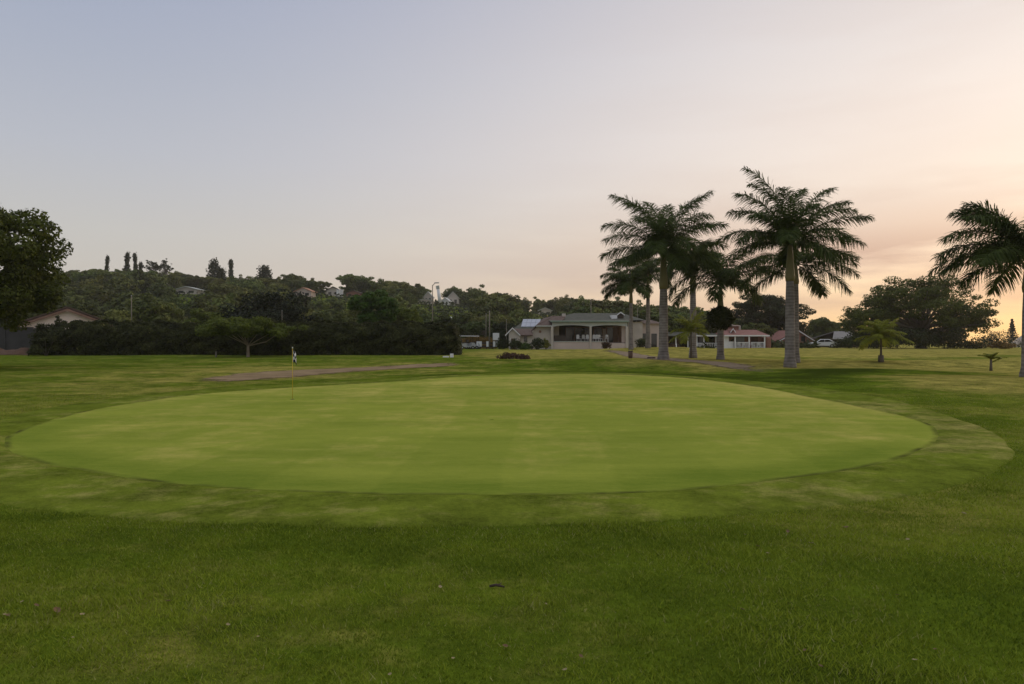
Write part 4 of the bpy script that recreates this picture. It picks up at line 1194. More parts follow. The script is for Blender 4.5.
# ------------------------------------------------------------------ left house, wall, clay bank
D = 70.0; s = D / F
zb = Z(PX(67, D), D)
t = thing('gabled_house', 'house with pale pink gable and brown barge boards behind the left end of the hedge', 'house', (PX(67.5, D), D, zb), R(33))
half = 39 * s; ev = PZ(324.5, D) - zb; ap = PZ(308.5, D) - zb
MB().prism([(-half + .25, -.1), (half - .25, -.1), (half - .25, ev + .1), (0, ap - .1), (-half + .25, ev + .1)], 0.5, 9).build('wall', M['gable'], t)
r_ = MB(); k = (ap - ev) / half
for sg in (-1, 1):
    r_.slab([(0, .1, ap + .1), (sg * half, .1, ev + .1), (sg * half, 9.5, ev + .1), (0, 9.5, ap + .1)], -.14 * sg)
r_.build('roof', M['brownroof'], t)
for sg in (-1, 1):
    MB().slab([(0, .05, ap + .02), (sg * (half + .1), .05, ev - .02), (sg * (half + .1), .05, ev - .30), (0, .05, ap - .26)], -.06 * sg).build('barge_board', M['barge'], t)
MB().box(-half + .02, -half + .20, .1, .28, -.1, ev + .05).build('corner_post', M['gable'], t)
f_ = MB().box(-half + .9, -half + 2.0, .42, .48, .9, 2.1).build('window', M['glass'], t)
MB().box(-half + .8, -half + 2.1, .36, .44, .8, .9).build('sill', M['white'], f_)
MB().box(half - 3.2, half - 2.2, .42, .48, 0, 2.1).build('door', M['door'], t)

D = 66.0; s = D / F
x0, x1 = PX(-60, D), PX(31.5, D)
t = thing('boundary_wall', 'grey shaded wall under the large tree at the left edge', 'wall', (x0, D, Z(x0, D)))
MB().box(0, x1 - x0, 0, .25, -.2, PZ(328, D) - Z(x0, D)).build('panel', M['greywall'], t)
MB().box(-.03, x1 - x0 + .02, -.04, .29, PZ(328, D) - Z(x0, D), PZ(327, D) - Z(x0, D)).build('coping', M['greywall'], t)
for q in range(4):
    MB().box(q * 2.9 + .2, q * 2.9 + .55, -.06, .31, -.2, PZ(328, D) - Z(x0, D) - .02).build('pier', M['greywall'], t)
rng = np.random.default_rng(15)
D = 61.0
xs = np.linspace(PX(-55, D), PX(36, D), 40); ys = np.linspace(D - .9, D + 2.2, 12)
Xs, Ys = np.meshgrid(xs, ys)
prof = np.clip(1 - ((Ys - D - .6) / 1.6) ** 2, 0, 1) * np.clip((xs[-1] - Xs) / 1.0, 0, 1) * np.clip((Xs - xs[0]) / 1.0, 0, 1)
Zs = tz(Xs, Ys) - .03 + prof * (.50 + .12 * np.sin(Xs * 1.7) + .06 * rng.normal(size=Xs.shape))
tag(link_mesh('clay_bank', grid_mesh('clay_bank', Xs, Ys, Zs, {}), M['clay']), kind='structure')
bush('shrub', 'dark shrub filling the corner between the pink house and the hedge end', 46, 59.5, 2.4, 2.3, 'leaf_hedge', 91, .09, n=130)
bush('shrub', 'tall leafy shrub growing across the middle of the pink gable', 61, 66.5, 1.2, 3.9, 'leaf_hedge', 92, .09, n=90)

# small post before the hedge, small white marker
x, y, z = at_px(216, 56.5)
tag(MB().tube([(0, 0, -.05), (0, 0, .42)], [.07, .06], 8).tube([(0, 0, .42), (0, 0, .47)], [.085, .07], 8).build('post', M['pole'], None, True), 'short grey post on the grass left of the flat-topped tree', 'post').location = (x, y, z)
x, y, z = at_px(452, 56)
t = thing('tee_marker', 'small white marker stones at the hedge end', 'marker', (x, y, z))
MB().box(-.16, .12, -.1, .1, -.03, .30, .03).build('stone', M['white'], t)
MB().box(-.75, -.25, -.08, .1, -.03, .10, .03).build('stone', M['white'], t)

# ------------------------------------------------------------------ poles
def pole(label, px, d, top, r, arm=None, name='utility_pole', base_z=None):
    x, y, z = at_px(px, d)
    t = thing(name, label, 'pole', (x, y, z))
    h = PZ(top, d) - z
    MB().tube([(0, 0, -.3), (0, 0, h)], [r * .85, r * .6], 10).build('post', M['pole'], t, True)
    if arm:
        a = MB().tube([(0, 0, h - .1), (.35, -.1, h + .25), (arm, -.2, h + .3)], [.05, .045, .04], 8).build('arm', M['steel'], t, True)
        MB().box(arm - .1, arm + .55, -.32, -.06, h + .22, h + .36, .04).build('lamp_head', M['steel'], a)
    else:
        MB().tube([(0, 0, h - .01), (0, 0, h + .1)], [r * .8, r * .3], 10).build('cap', M['steel'], t, True)
    return t


pole('street lamp pole with a bent arm rising behind the hedge', 432.5, 96, 285, .09, .4, 'street_lamp')
pole('taller and thicker of the two bare poles left of the notice board', 489.5, 92, 311.5, .12)
pole('thinner bare pole just left of the thick one', 486, 100, 314, .08)
pole('slim pole beside the small white-gabled hut', 506.5, 98, 320, .06)
pole('thin grey pole behind the left of the hedge near the pink house', 131.5, 80, 296, .075)
pole('short thin pole rising above the hedge before the dark dome tree', 282, 70, 311, .05)
pole('thin pole standing up behind the clubhouse roof', 591, 105, 300, .09)
pole('thin pole behind the pinkish wall between the slim palms', 637.5, 104, 309, .06)

# ------------------------------------------------------------------ notice board, golf carts, fence with white boards
D = 94.0; s = D / F
x, y, z = at_px(496, D)
t = thing('notice_board', 'square white notice board on two posts left of the hut', 'sign', (x, y, z))
MB().box(-.42, .42, 0, .06, PZ(340, D) - z, PZ(333.2, D) - z, .015).build('panel', M['white'], t)
MB().box(-.46, .46, .065, .10, PZ(340, D) - z - .04, PZ(333.2, D) - z + .04).build('frame', M['greytrim'], t)
for q in (-.3, .3): MB().box(q - .04, q + .04, .105, .18, -.1, PZ(336, D) - z).build('post', M['pole'], t)

x0 = PX(474.5, 92); z0 = Z(x0, 92)
t = thing('rail_fence', 'low dark rail fence below the notice board', 'fence', (x0, 92, z0))
ln = PX(499, 92) - x0
for q in range(5): MB().box(q * ln / 4 - .06, q * ln / 4 + .06, -.06, .06, -.1, 1.0).build('post', M['rail'], t)
for h in (.35, .8): MB().box(0, ln, .065, .105, h - .12, h + .12).build('rail', M['rail'], t)
for (px0, px1, lb) in ((476.6, 481.8, 'wide white board fixed to the dark rail fence beside the golf carts'), (486.3, 488.6, 'narrow white board fixed to the middle of the dark rail fence'), (493, 495.4, 'white board on the dark rail fence below the notice board'), (496.4, 498.6, 'pale bluish board at the right end of the dark rail fence')):
    xa, xb = PX(px0, 91.85), PX(px1, 91.85)
    tag(MB().box(xa, xb, 91.80, 91.85, z0 + .32, z0 + 1.04, .01).build('white_board', M['white']), lb, 'board', 'white boards on the rail fence')


def golf_cart(label, px, d, rz):
    x, y, z = at_px(px, d)
    t = thing('golf_cart', label, 'golf cart', (x, y, z), rz, 'golf carts parked by the russet hedge')
    MB().prism([(-1.1, .28), (1.05, .28), (1.15, .5), (.95, .85), (.62, .88), (.5, .42), (-.1, .42), (-.15, .72), (-1.1, .78), (-1.18, .5)], -.52, .52).build('body', M['silver'], t)
    MB().box(-.75, -.15, -.5, .5, .79, .90, .03).build('seat', M['dark'], t)
    MB().box(-.80, -.70, -.5, .5, .92, 1.25, .03).build('backrest', M['dark'], t)
    MB().box(-.95, .75, -.6, .6, 1.70, 1.79, .04).build('roof', M['white'], t)
    for (a, b) in ((-.85, -.5), (-.85, .5), (.7, -.5), (.7, .5)):
        MB().tube([(a, b, .7), (a * .97, b, 1.71)], .022, 6).build('roof_post', M['black'], t)
    for (a, b) in ((-.75, -.5), (-.75, .5), (.72, -.5), (.72, .5)):
        w = MB().tube([(a, b - .08, .22), (a, b + .08, .22)], .22, 16).build('wheel', M['black'], t)
        MB().tube([(a, b - .09, .22), (a, b + .09, .22)], .10, 12).build('hub', M['silver'], w)
    MB().tube([(.45, -.25, .85), (.32, -.25, 1.1)], .018, 6).build('steering_column', M['black'], t)
    return t


def shade_cart_place():
    golf_cart('white-roofed golf cart nearest to the end of the tall hedge', 466.5, 91, R(20))
    golf_cart('white-roofed golf cart beside the wide white board', 472.8, 92.5, R(-12))


shade_cart_place()

# ------------------------------------------------------------------ hut with white gable
D = 88.0; s = D / F
x, y, z = at_px(521, D)
t = thing('garden_hut', 'small cream hut with white-edged gable left of the clubhouse', 'hut', (x, y, z))
L_ = lambda px: (px - 521) * s
Hh = lambda py: PZ(py, D) - z
MB().prism([(L_(508.8), -.1), (L_(520), -.1), (L_(520), Hh(334.6)), (L_(513), Hh(329.4)), (L_(508.8), Hh(333))], 0, 4).build('wall', M['cream'], t)
MB().box(L_(520) + .003, L_(532.5), .9, 4.5, -.1, Hh(335.2)).build('side_wall', M['cream'], t)
for (a, b) in (((512.5, 328), (505.2, 335.5)), ((512.5, 328), (520.4, 335.5))):
    sg = 1 if b[0] > a[0] else -1
    MB().slab([(L_(a[0]), -.25, Hh(a[1]) + .08), (L_(b[0]), -.25, Hh(b[1]) + .08), (L_(b[0]), -.25, Hh(b[1]) - .10), (L_(a[0]), -.25, Hh(a[1]) - .10)], -.08 * sg).build('barge_board', M['white'], t)
rf = MB()
rf.slab([(L_(512.5), -.2, Hh(328)), (L_(505.2), -.2, Hh(335.5)), (L_(505.2), 4.2, Hh(335.5)), (L_(512.5), 4.2, Hh(328))], .12)
rf.slab([(L_(512.5), -.2, Hh(328)), (L_(520.3), -.2, Hh(335.4)), (L_(520.3), 4.2, Hh(335.4)), (L_(512.5), 4.2, Hh(328))], -.12)
rf.slab([(L_(518), .5, Hh(335.0)), (L_(533), .5, Hh(335.0)), (L_(533), 4.3, Hh(328)), (L_(514), 4.3, Hh(328))], .12)
rf.build('roof', M['brownroof'], t)
d_ = MB().box(L_(511), L_(515.5), -.04, .02, 0, Hh(338.5)).build('door', M['door'], t)
MB().box(L_(510.4), L_(511) - .003, -.06, .02, 0, Hh(338)).box(L_(515.5) + .003, L_(516.1), -.06, .02, 0, Hh(338)).build('frame', M['white'], d_)
MB().box(L_(524), L_(527.5), .86, .92, 1.0, 1.7).build('window', M['glass'], t)

# annex with solar panels
D = 98.0; s = D / F
x, y, z = at_px(530, D)
t = thing('solar_annex', 'low building behind the hut with solar panels on its dark roof', 'building', (x, y, z))
L_ = lambda px: (px - 530) * s
Hh = lambda py: PZ(py, D) - z
MB().box(L_(512), L_(546), .2, 7, -.1, Hh(329)).build('wall', M['cream'], t)
ra, rb = (0.0, Hh(329.3)), (4.2, PZ(319.2, D + 4.2) - z)
rf = MB().slab([(L_(511), ra[0] - .3, ra[1] - .1), (L_(547), ra[0] - .3, ra[1] - .1), (L_(543), rb[0], rb[1]), (L_(527), rb[0], rb[1])], .15)
rf.slab([(L_(527), rb[0], rb[1]), (L_(543), rb[0], rb[1]), (L_(547), 8.4, ra[1]), (L_(511), 8.4, ra[1])], .15)
rf.build('roof', M['darkroof'], t)
sp = MB()
for q in range(4):
    for r_i in range(2):
        u0 = (521.5 + q * 4.6); u1 = u0 + 4.4
        f0, f1 = .22 + r_i * .38, .22 + r_i * .38 + .36
        def pt(u, f): return (L_(u + 3.2 * f - 1), ra[0] + (rb[0] - ra[0]) * f, ra[1] + (rb[1] - ra[1]) * f + .07)
        MB().slab([pt(u0, f0), pt(u1, f0), pt(u1, f1), pt(u0, f1)], .05).build('solar_panel', M['solar'], t)

# ------------------------------------------------------------------ clubhouse with verandah
D = 90.0; s = D / F
x, y, z = at_px(590, D)
t = thing('clubhouse', 'cream clubhouse with a deep curved verandah and dark hipped roof', 'clubhouse', (x, y, z - .02))
L_ = lambda px, dy=0: (px - 512) / F * (D + dy) - x
Hh = lambda py, dy=0: PZ(py, D + dy) - z + .02
# left wing
lw_ = MB().prism([(L_(532.3), -.1), (L_(551.5), -.1), (L_(551.5), Hh(326.6)), (L_(537), Hh(326.6)), (L_(532.3), Hh(332))], .3, 9).build('wing_wall', M['cream'], t)
MB().tube([(L_(540.2), .28, Hh(331.6)), (L_(540.2), .22, Hh(331.6))], .17, 18).build('wall_plaque', M['barge'], t)
rf = MB()
rf.slab([(L_(531.5), -.2, Hh(331.6)), (L_(536.6), -.2, Hh(325.9)), (L_(555, 5), 5, Hh(316, 5)), (L_(544, 5), 5, Hh(318.8, 5))], -.12)
rf.slab([(L_(536.6), -.2, Hh(325.9)), (L_(556), -.2, Hh(325.9)), (L_(566, 5), 5, Hh(315.6, 5)), (L_(555, 5), 5, Hh(316, 5))], .14)
rf.build('wing_roof', M['brownroof'], t)
MB().box(L_(562, 5), L_(565.5, 5), 4.6, 5.4, Hh(317, 5), Hh(313.6, 5)).build('chimney', M['cream'], t)
MB().box(L_(536), L_(556), -.32, -.22, Hh(326.7), Hh(325.5)).build('gutter', M['greytrim'], t)
# verandah floor, parapet, posts
xa, xb = L_(551.5), L_(628)
FL = Hh(342.4)
MB().box(xa + .05, xb - .05, -.02, 4.2, -.3, FL).build('verandah_floor', M['floor'], t)
MB().box(xa + .2, L_(606), -.25, -.02, -.3, Hh(342), .02).box(L_(606) + .003, xb, -.25, -.02, -.3, Hh(343.2), .02).build('parapet', M['pinkwall'], t)
MB().box(xa + .2, L_(606), -.30, .03, Hh(342) + .003, Hh(341.3)).build('parapet_coping', M['greytrim'], t)
for (px, w) in ((552, .16), (590.3, .13), (626.5, .16)):
    MB().box(L_(px) - w, L_(px) + w, -.40, -.32 + .45, -.3, Hh(326.6), .02).build('post', M['cream'], t)
# fascia beam with a shallow arch below, gutter
n = 26
for (a, b) in ((552, 590.3), (590.3, 627)):
    prof = [(L_(a), Hh(322.6)), (L_(b), Hh(322.6))] + [(L_(b + (a - b) * q / n), Hh(326.9 - 1.7 * max(0.0, math.sin(math.pi * q / n)) ** .7)) for q in range(n + 1)]
    MB().prism(prof, -.36, -.1).build('fascia', M['greytrim'], t)
MB().box(L_(550.5), L_(629), -.62, -.38, Hh(322.4), Hh(320.9), .02).build('gutter', M['greenroof'], t)
MB().slab([(L_(550.5), -.6, Hh(321.4)), (L_(629), -.6, Hh(321.4)), (L_(632, 4.5), 4.5, Hh(319.6, 4.5)), (L_(547, 4.5), 4.5, Hh(319.6, 4.5))], .1).build('verandah_roof', M['darkroof'], t)
MB().box(xa + .1, xb - .1, -.05, 4.2, Hh(323.2), Hh(322.6)).build('ceiling', M['cream'], t)
# back wall with openings
bw = 4.2
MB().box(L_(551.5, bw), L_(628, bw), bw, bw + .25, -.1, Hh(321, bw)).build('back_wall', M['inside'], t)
for (a, b, c, e, m_) in ((566, 574, 328, 347, 'glass'), (575, 589, 328, 347, 'glass'), (594, 602, 328, 346, 'glass'), (602.5, 606, 329, 346, 'curtain'), (607, 613, 327.5, 346, 'glass'), (613.5, 618, 327, 346, 'door'), (618.5, 624.5, 327.5, 346, 'door')):
    w_ = MB().box(L_(a, bw), L_(b, bw), bw - .06, bw - .003, FL + .02, Hh(c, bw)).build('window' if m_ != 'door' else 'door', M[m_], t)
    MB().box(L_(a, bw) - .09, L_(a, bw) - .003, bw - .10, bw - .004, FL + .02, Hh(c, bw)).box(L_(b, bw) + .003, L_(b, bw) + .09, bw - .10, bw - .004, FL + .02, Hh(c, bw)).box(L_(a, bw) - .09, L_(b, bw) + .09, bw - .10, bw - .004, Hh(c, bw) + .003, Hh(c, bw) + .1).build('frame', M['barge'], w_)
MB().box(L_(552.5, 2), L_(559, 2), 1.9, 2.1, FL + .003, Hh(322.8, 2)).build('screen_wall', M['cream'], t)
MB().box(L_(554), L_(566), .2, .30, FL + .003, Hh(335.3)).build('wind_screen', M['inside'], t)
MB().box(L_(622), L_(627), .2, .35, FL + .003, Hh(323.2)).build('end_wall', M['pinkwall'], t)
# main hipped roof behind
rf = MB()
a0, a1, b0, b1 = L_(545, 4.4), L_(646, 4.4), L_(574, 9), L_(622, 9)
e_, ri = Hh(320.2, 4.4), Hh(313.0, 9)
rf.add([(a0, 4.4, e_), (a1, 4.4, e_), (b0, 9.4, ri), (b1, 9.4, ri), (a0, 14.4, e_), (a1, 14.4, e_)], [(0, 1, 3, 2), (1, 5, 3), (5, 4, 2, 3), (4, 0, 2)])
rf.add([(a0, 4.4, e_ - .2), (a1, 4.4, e_ - .2), (a1, 14.4, e_ - .2), (a0, 14.4, e_ - .2)], [(0, 1, 2, 3)])
rf.build('main_roof', M['darkroof'], t)
MB().box(L_(548, 4.4), L_(643, 4.4), 4.65, 14.1, -.1, e_ - .21).build('main_wall', M['cream'], t)
dm = MB().prism([(L_(617.5, 6), Hh(319.5, 6)), (L_(623.3, 6), Hh(319.5, 6)), (L_(623.3, 6), Hh(315.0, 6)), (L_(620.4, 6), Hh(312.4, 6)), (L_(617.5, 6), Hh(315.0, 6))], 5.6, 8.2).build('dormer', M['inside'], t)
for (a, b) in (((620.2, 312.0), (616.5, 314.8)), ((620.2, 312.0), (624, 314.6))):
    sg = 1 if b[0] > a[0] else -1
    MB().slab([(L_(a[0], 6), 5.5, Hh(a[1], 6)), (L_(b[0], 6), 5.5, Hh(b[1], 6)), (L_(b[0], 6), 5.5, Hh(b[1], 6) - .14), (L_(a[0], 6), 5.5, Hh(a[1], 6) - .14)], -.1 * sg).build('barge_board', M['white'], dm)
MB().box(L_(611, 6), L_(616.5, 6), 5.4, 7.2, Hh(319, 6), Hh(315.2, 6)).build('roof_vent', M['white'], t)

# chairs on the verandah
def chair_proto():
    c = thing('plastic_chair', '', 'chair', (0, 0, 0))
    MB().box(-.22, .22, -.22, .22, .42, .46, .01).build('seat', M['white'], c)
    MB().prism([(-.22, .47), (.22, .47), (.20, .86), (.1, .92), (-.1, .92), (-.20, .86)], .18, .22).build('backrest', M['white'], c)
    for a in (-.19, .19):
        for b in (-.19, .19): MB().tube([(a * 1.1, b * 1.1, 0), (a, b, .43)], .02, 6).build('leg', M['white'], c)
        MB().box(a - .03, a + .03, -.2, .2, .64, .67, .01).build('armrest', M['white'], c)
    return c


cp = chair_proto()
zf = z - .02 + FL
chairs = [(578.5, .7, 20, 'white chair at the left of the verandah, seen against the dark glass'), (583, 1.6, 190, 'white chair set back between the left chair and the middle post'),
          (586.8, .6, -30, 'white chair leaning closest to the left side of the middle post'), (594.5, .6, 10, 'white chair just right of the middle post'), (597, .9, 170, 'second white chair right of the middle post'),
          (600.2, .6, 30, 'third white chair right of the middle post'), (606.5, .8, -20, 'white chair at the right by the brown doors')]
for i, (px, dy, rz, lb) in enumerate(chairs):
    c = cp if i == 0 else copy_tree(cp)
    c.location = (PX(px, D + dy), D + dy, zf); c.rotation_euler = (0, 0, R(rz)); c.scale = (1, 1, 1.12)
    tag(c, lb, 'chair', 'white chairs on the verandah')
tt = thing('verandah_table', 'table with a pale top among the white chairs on the verandah', 'table', (PX(603.5, D + 1), D + 1, zf))
MB().box(-.55, .55, -.4, .4, .72, .76, .01).build('tabletop', M['cream'], tt)
for a in (-.5, .5):
    for b in (-.35, .35): MB().box(a - .03, a + .03, b - .03, b + .03, 0, .72).build('leg', M['door'], tt)

# pinkish wing right of the verandah
D = 96.0; s = D / F
x, y, z = at_px(655, D)
t = thing('side_building', 'pinkish walled building between the verandah and the thick palm trunk', 'building', (x, y, z - .02))
L_ = lambda px, dy=0: (px - 512) / F * (D + dy) - x
Hh = lambda py, dy=0: PZ(py, D + dy) - z + .02
MB().box(L_(630), L_(663), 0, 8, -.3, Hh(323.5)).build('wall', M['pinkwall'], t)
rf = MB()
rf.add([(L_(630), -.4, Hh(323.6)), (L_(664), -.4, Hh(323.6)), (L_(664), 8.4, Hh(323.6)), (L_(630), 8.4, Hh(323.6)), (L_(640), 4, Hh(319)), (L_(656), 4, Hh(319))], [(0, 1, 5, 4), (1, 2, 5), (2, 3, 4, 5), (3, 0, 4), (0, 3, 2, 1)])
rf.build('roof', M['brownroof'], t)
MB().slab([(L_(636), -.46, Hh(321.2)), (L_(631.5), -.46, Hh(325)), (L_(631.5), -.46, Hh(326)), (L_(636), -.46, Hh(322.4))], .08).build('barge_board', M['white'], t)
MB().box(L_(651.3), L_(656.8), -.05, .02, .1, Hh(333.6)).build('door', M['glass'], t)
MB().box(L_(640.5), L_(646.5), -.05, .02, .9, Hh(333.4)).build('window', M['glass'], t)
for px in (642.5, 676.3):
    xx_, yy_, zz_ = at_px(px, 84)
    tag(MB().tube([(0, 0, -.1), (0, 0, .62)], .055, 8).tube([(0, 0, .62), (0, 0, .68)], [.07, .05], 8).build('bollard', M['white'], None, True),
        'short white post at the foot of the slim palms' if px < 650 else 'short white post right of the thick palm trunk', 'bollard').location = (xx_, yy_, zz_)

# long low verandah building and red roofed pavilion
D = 108.0; s = D / F
x, y, z = at_px(690, D)
t = thing('verandah_building', 'long low building with dark open verandah behind the palm trunks', 'building', (x, y, z - .02))
L_ = lambda px, dy=0: (px - 512) / F * (D + dy) - x
Hh = lambda py, dy=0: PZ(py, D + dy) - z + .02
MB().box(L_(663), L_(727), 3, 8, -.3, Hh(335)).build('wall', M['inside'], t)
MB().slab([(L_(662), -.3, Hh(335.6)), (L_(727), -.3, Hh(335.6)), (L_(727), 8.3, Hh(331)), (L_(662), 8.3, Hh(331))], .12).build('roof', M['darkroof'], t)
MB().box(L_(693), L_(727), -.42, -.32, Hh(336.4), Hh(335.2)).build('gutter', M['white'], t)
for px in (664, 676, 688, 697, 704, 716): MB().box(L_(px) - .07, L_(px) + .07, 0, .14, -.2, Hh(336)).build('post', M['white'], t)
lt = MB()
for (a, b) in ((697.5, 703.6), (704.6, 715.6), (716.6, 724)):
    lt.box(L_(a), L_(b), .02, .08, .75, .83).box(L_(a), L_(b), .02, .08, .05, .12)
    k_ = 6
    for q in range(k_):
        lt.box(L_(a + (b - a) * (q + .5) / k_) - .04, L_(a + (b - a) * (q + .5) / k_) + .04, .025, .075, .123, .747)
lt.build('railing', M['white'], t)
MB().box(L_(705), L_(715), 2.93, 2.997, .7, 2.0).build('window', M['glass'], t)
MB().box(L_(679), L_(686), 2.93, 2.997, .1, 2.0).build('door', M['door'], t)

D = 106.0; s = D / F
x, y, z = at_px(748, D)
t = thing('pavilion', 'red-roofed pavilion with white verandah rail right of the fern-ringed palm', 'building', (x, y, z - .02))
L_ = lambda px, dy=0: (px - 512) / F * (D + dy) - x
Hh = lambda py, dy=0: PZ(py, D + dy) - z + .02
MB().box(L_(724), L_(767), 2.6, 8, -.3, Hh(335)).build('wall', M['brick'], t)
MB().box(L_(724), L_(728.7), -.05, .15, -.2, Hh(336)).box(L_(728.7) + .003, L_(733.8), -.02, .12, -.2, Hh(341.5)).build('front_wall', M['white'], t)
rf = MB()
rf.add([(L_(723), -.6, Hh(335.2)), (L_(768), -.6, Hh(335.2)), (L_(769), 8.5, Hh(335.2)), (L_(723), 8.5, Hh(335.2)), (L_(726, 4), 4, Hh(329.8, 4)), (L_(756, 4), 4, Hh(329.8, 4))], [(0, 1, 5, 4), (1, 2, 5), (2, 3, 4, 5), (3, 0, 4), (0, 3, 2, 1)])
rf.build('roof', M['redroof'], t)
MB().box(L_(723), L_(768), -.72, -.62, Hh(336.4), Hh(335.1)).build('fascia', M['white'], t)
up = MB().box(L_(725, 5), L_(737, 5), 4.2, 8, Hh(331, 5), Hh(325, 5)).build('upper_wall', M['brick'], t)
MB().slab([(L_(724, 5), 3.8, Hh(325.6, 5)), (L_(738, 5), 3.8, Hh(325.6, 5)), (L_(738, 5), 8.4, Hh(324, 5)), (L_(724, 5), 8.4, Hh(324, 5))], .12).build('upper_roof', M['cream'], up)
MB().box(L_(737.6, 5), L_(739.6, 5), 4.4, 5, Hh(330, 5), Hh(326.2, 5)).build('chimney', M['cream'], t)
gb = MB().prism([(L_(728.5, 2), Hh(331.8, 2)), (L_(733, 2), Hh(331.8, 2)), (L_(730.8, 2), Hh(328.6, 2))], .9, 3.5).build('gablet', M['redroof'], t)
for (a, b) in (((730.8, 328.3), (728.2, 332)), ((730.8, 328.3), (733.4, 332))):
    sg = 1 if b[0] > a[0] else -1
    MB().slab([(L_(a[0], 2), .82, Hh(a[1], 2)), (L_(b[0], 2), .82, Hh(b[1], 2)), (L_(b[0], 2), .82, Hh(b[1], 2) - .18), (L_(a[0], 2), .82, Hh(a[1], 2) - .18)], -.07 * sg).build('barge_board', M['white'], gb)
for px in (734.2, 748.2, 763.6): MB().box(L_(px) - .09, L_(px) + .09, -.5, -.32, -.2, Hh(336.5)).build('post', M['white'], t)
MB().box(L_(749.6) - .06, L_(749.6) + .06, -.28, -.16, -.2, Hh(336.5)).build('post', M['redroof'], t)
lt = MB()
for (a, b) in ((735, 747.5), (750.2, 763)):
    lt.box(L_(a), L_(b), -.45, -.38, Hh(342.7) , Hh(342.1)).box(L_(a), L_(b), -.45, -.38, .1, .18)
    for q in range(9): lt.box(L_(a + (b - a) * (q + .5) / 9) - .035, L_(a + (b - a) * (q + .5) / 9) + .035, -.445, -.385, .183, Hh(342.7) - .003)
lt.build('railing', M['white'], t)
MB().box(L_(736, 2.5), L_(744.5, 2.5), 2.53, 2.597, .7, Hh(337, 2.5)).build('window', M['solar'], t)
MB().box(L_(751, 2.5), L_(758, 2.5), 2.53, 2.597, .1, Hh(337, 2.5)).build('door', M['door'], t)
MB().box(L_(768) + .05, L_(774), 1.0, 3.4, -.3, Hh(336.6), .3).build('brick_bay', M['brick'], t)
for i, (px, rz, lb) in enumerate(((739, 15, 'white chair on the left half of the red-roofed pavilion verandah'), (744, -20, 'white chair left of the red post on the pavilion verandah'), (752.5, 20, 'white chair just right of the red post on the pavilion verandah'), (758.5, 160, 'white chair at the right end of the pavilion verandah'))):
    c = copy_tree(cp); c.location = (PX(px, D + .6), D + .6, z); c.rotation_euler = (0, 0, R(rz)); c.scale = (1, 1, 1)
    tag(c, lb, 'chair', 'white chairs on the pavilion verandah')

# brick gable house behind the twin palms
D = 118.0; s = D / F
x, y, z = at_px(797, D)
t = thing('brick_house', 'red brick house with a white sloping gable edge behind the twin palm trunks', 'house', (x, y, z - .02))
L_ = lambda px, dy=0: (px - 512) / F * (D + dy) - x
Hh = lambda py, dy=0: PZ(py, D + dy) - z + .02
MB().prism([(L_(778), -.2), (L_(813), -.2), (L_(813), Hh(341.2)), (L_(798), Hh(331)), (L_(778), Hh(341))], 0, 8).build('wall', M['brick'], t)
rf = MB()
rf.slab([(L_(798), -.3, Hh(330.6)), (L_(815.5), -.3, Hh(342)), (L_(815.5), 8.3, Hh(342)), (L_(798), 8.3, Hh(330.6))], -.15)
rf.slab([(L_(798), -.3, Hh(330.6)), (L_(776.5), -.3, Hh(341.6)), (L_(776.5), 8.3, Hh(341.6)), (L_(798), 8.3, Hh(330.6))], .15)
rf.build('roof', M['redroof'], t)
for (b, sg) in ((815.8, 1), (776.2, -1)):
    MB().slab([(L_(798), -.36, Hh(330.3)), (L_(b), -.36, Hh(341.8)), (L_(b), -.36, Hh(342.8)), (L_(798), -.36, Hh(331.3))], -.08 * sg).build('barge_board', M['white'], t)
MB().box(L_(801), L_(805), -.05, .02, 1.0, 1.9).build('window', M['glass'], t)

# grey shed left of the great tree
D = 116.0; s = D / F
x, y, z = at_px(862, D)
t = thing('grey_shed', 'low building with long grey roof left of the great spreading tree', 'building', (x, y, z - .02))
L_ = lambda px, dy=0: (px - 512) / F * (D + dy) - x
Hh = lambda py, dy=0: PZ(py, D + dy) - z + .02
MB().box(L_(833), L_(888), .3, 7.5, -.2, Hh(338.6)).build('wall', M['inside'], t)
MB().slab([(L_(832), -.2, Hh(338.8)), (L_(889), -.2, Hh(338.8)), (L_(887, 4), 4, Hh(331.3, 4)), (L_(834, 4), 4, Hh(331.3, 4))], .14).slab([(L_(834, 4), 4, Hh(331.3, 4)), (L_(887, 4), 4, Hh(331.3, 4)), (L_(889), 8, Hh(338)), (L_(832), 8, Hh(338))], .14).build('roof', mk('grey_sheet_roof', (0.13, 0.125, 0.12), (0.17, 0.16, 0.15), 1.2, .6), t)
MB().box(L_(840), L_(846), .24, .29, .7, 1.6).build('window', M['glass'], t)
MB().box(L_(852), L_(858), .24, .29, 0, 1.9).build('door', M['door'], t)

# far right pale building
D = 120.0
x, y, z = at_px(1024, D)
t = thing('far_building', 'pale low-roofed building at the right edge beyond the lawn', 'building', (x, y, z - .02))
L_ = lambda px, dy=0: (px - 512) / F * (D + dy) - x
Hh = lambda py, dy=0: PZ(py, D + dy) - z + .02
MB().box(L_(1012), L_(1040), 0, 6, -.2, Hh(344)).build('wall', M['cream'], t)
MB().slab([(L_(1010.5), -.4, Hh(344.2)), (L_(1042), -.4, Hh(344.2)), (L_(1042, 3), 3, Hh(334.5, 3)), (L_(1023, 3), 3, Hh(334.5, 3))], .12).add([(L_(1010.5), -.4, Hh(344.2)), (L_(1023, 3), 3, Hh(334.5, 3)), (L_(1010.5, 6), 6.4, Hh(344.2))], [(0, 1, 2)]).build('roof', M['curtain'], t)
for px in (1013.5, 1019, 1024.5): MB().box(L_(px) - .06, L_(px) + .06, -.3, -.18, -.2, Hh(344.5)).build('post', M['white'], t)


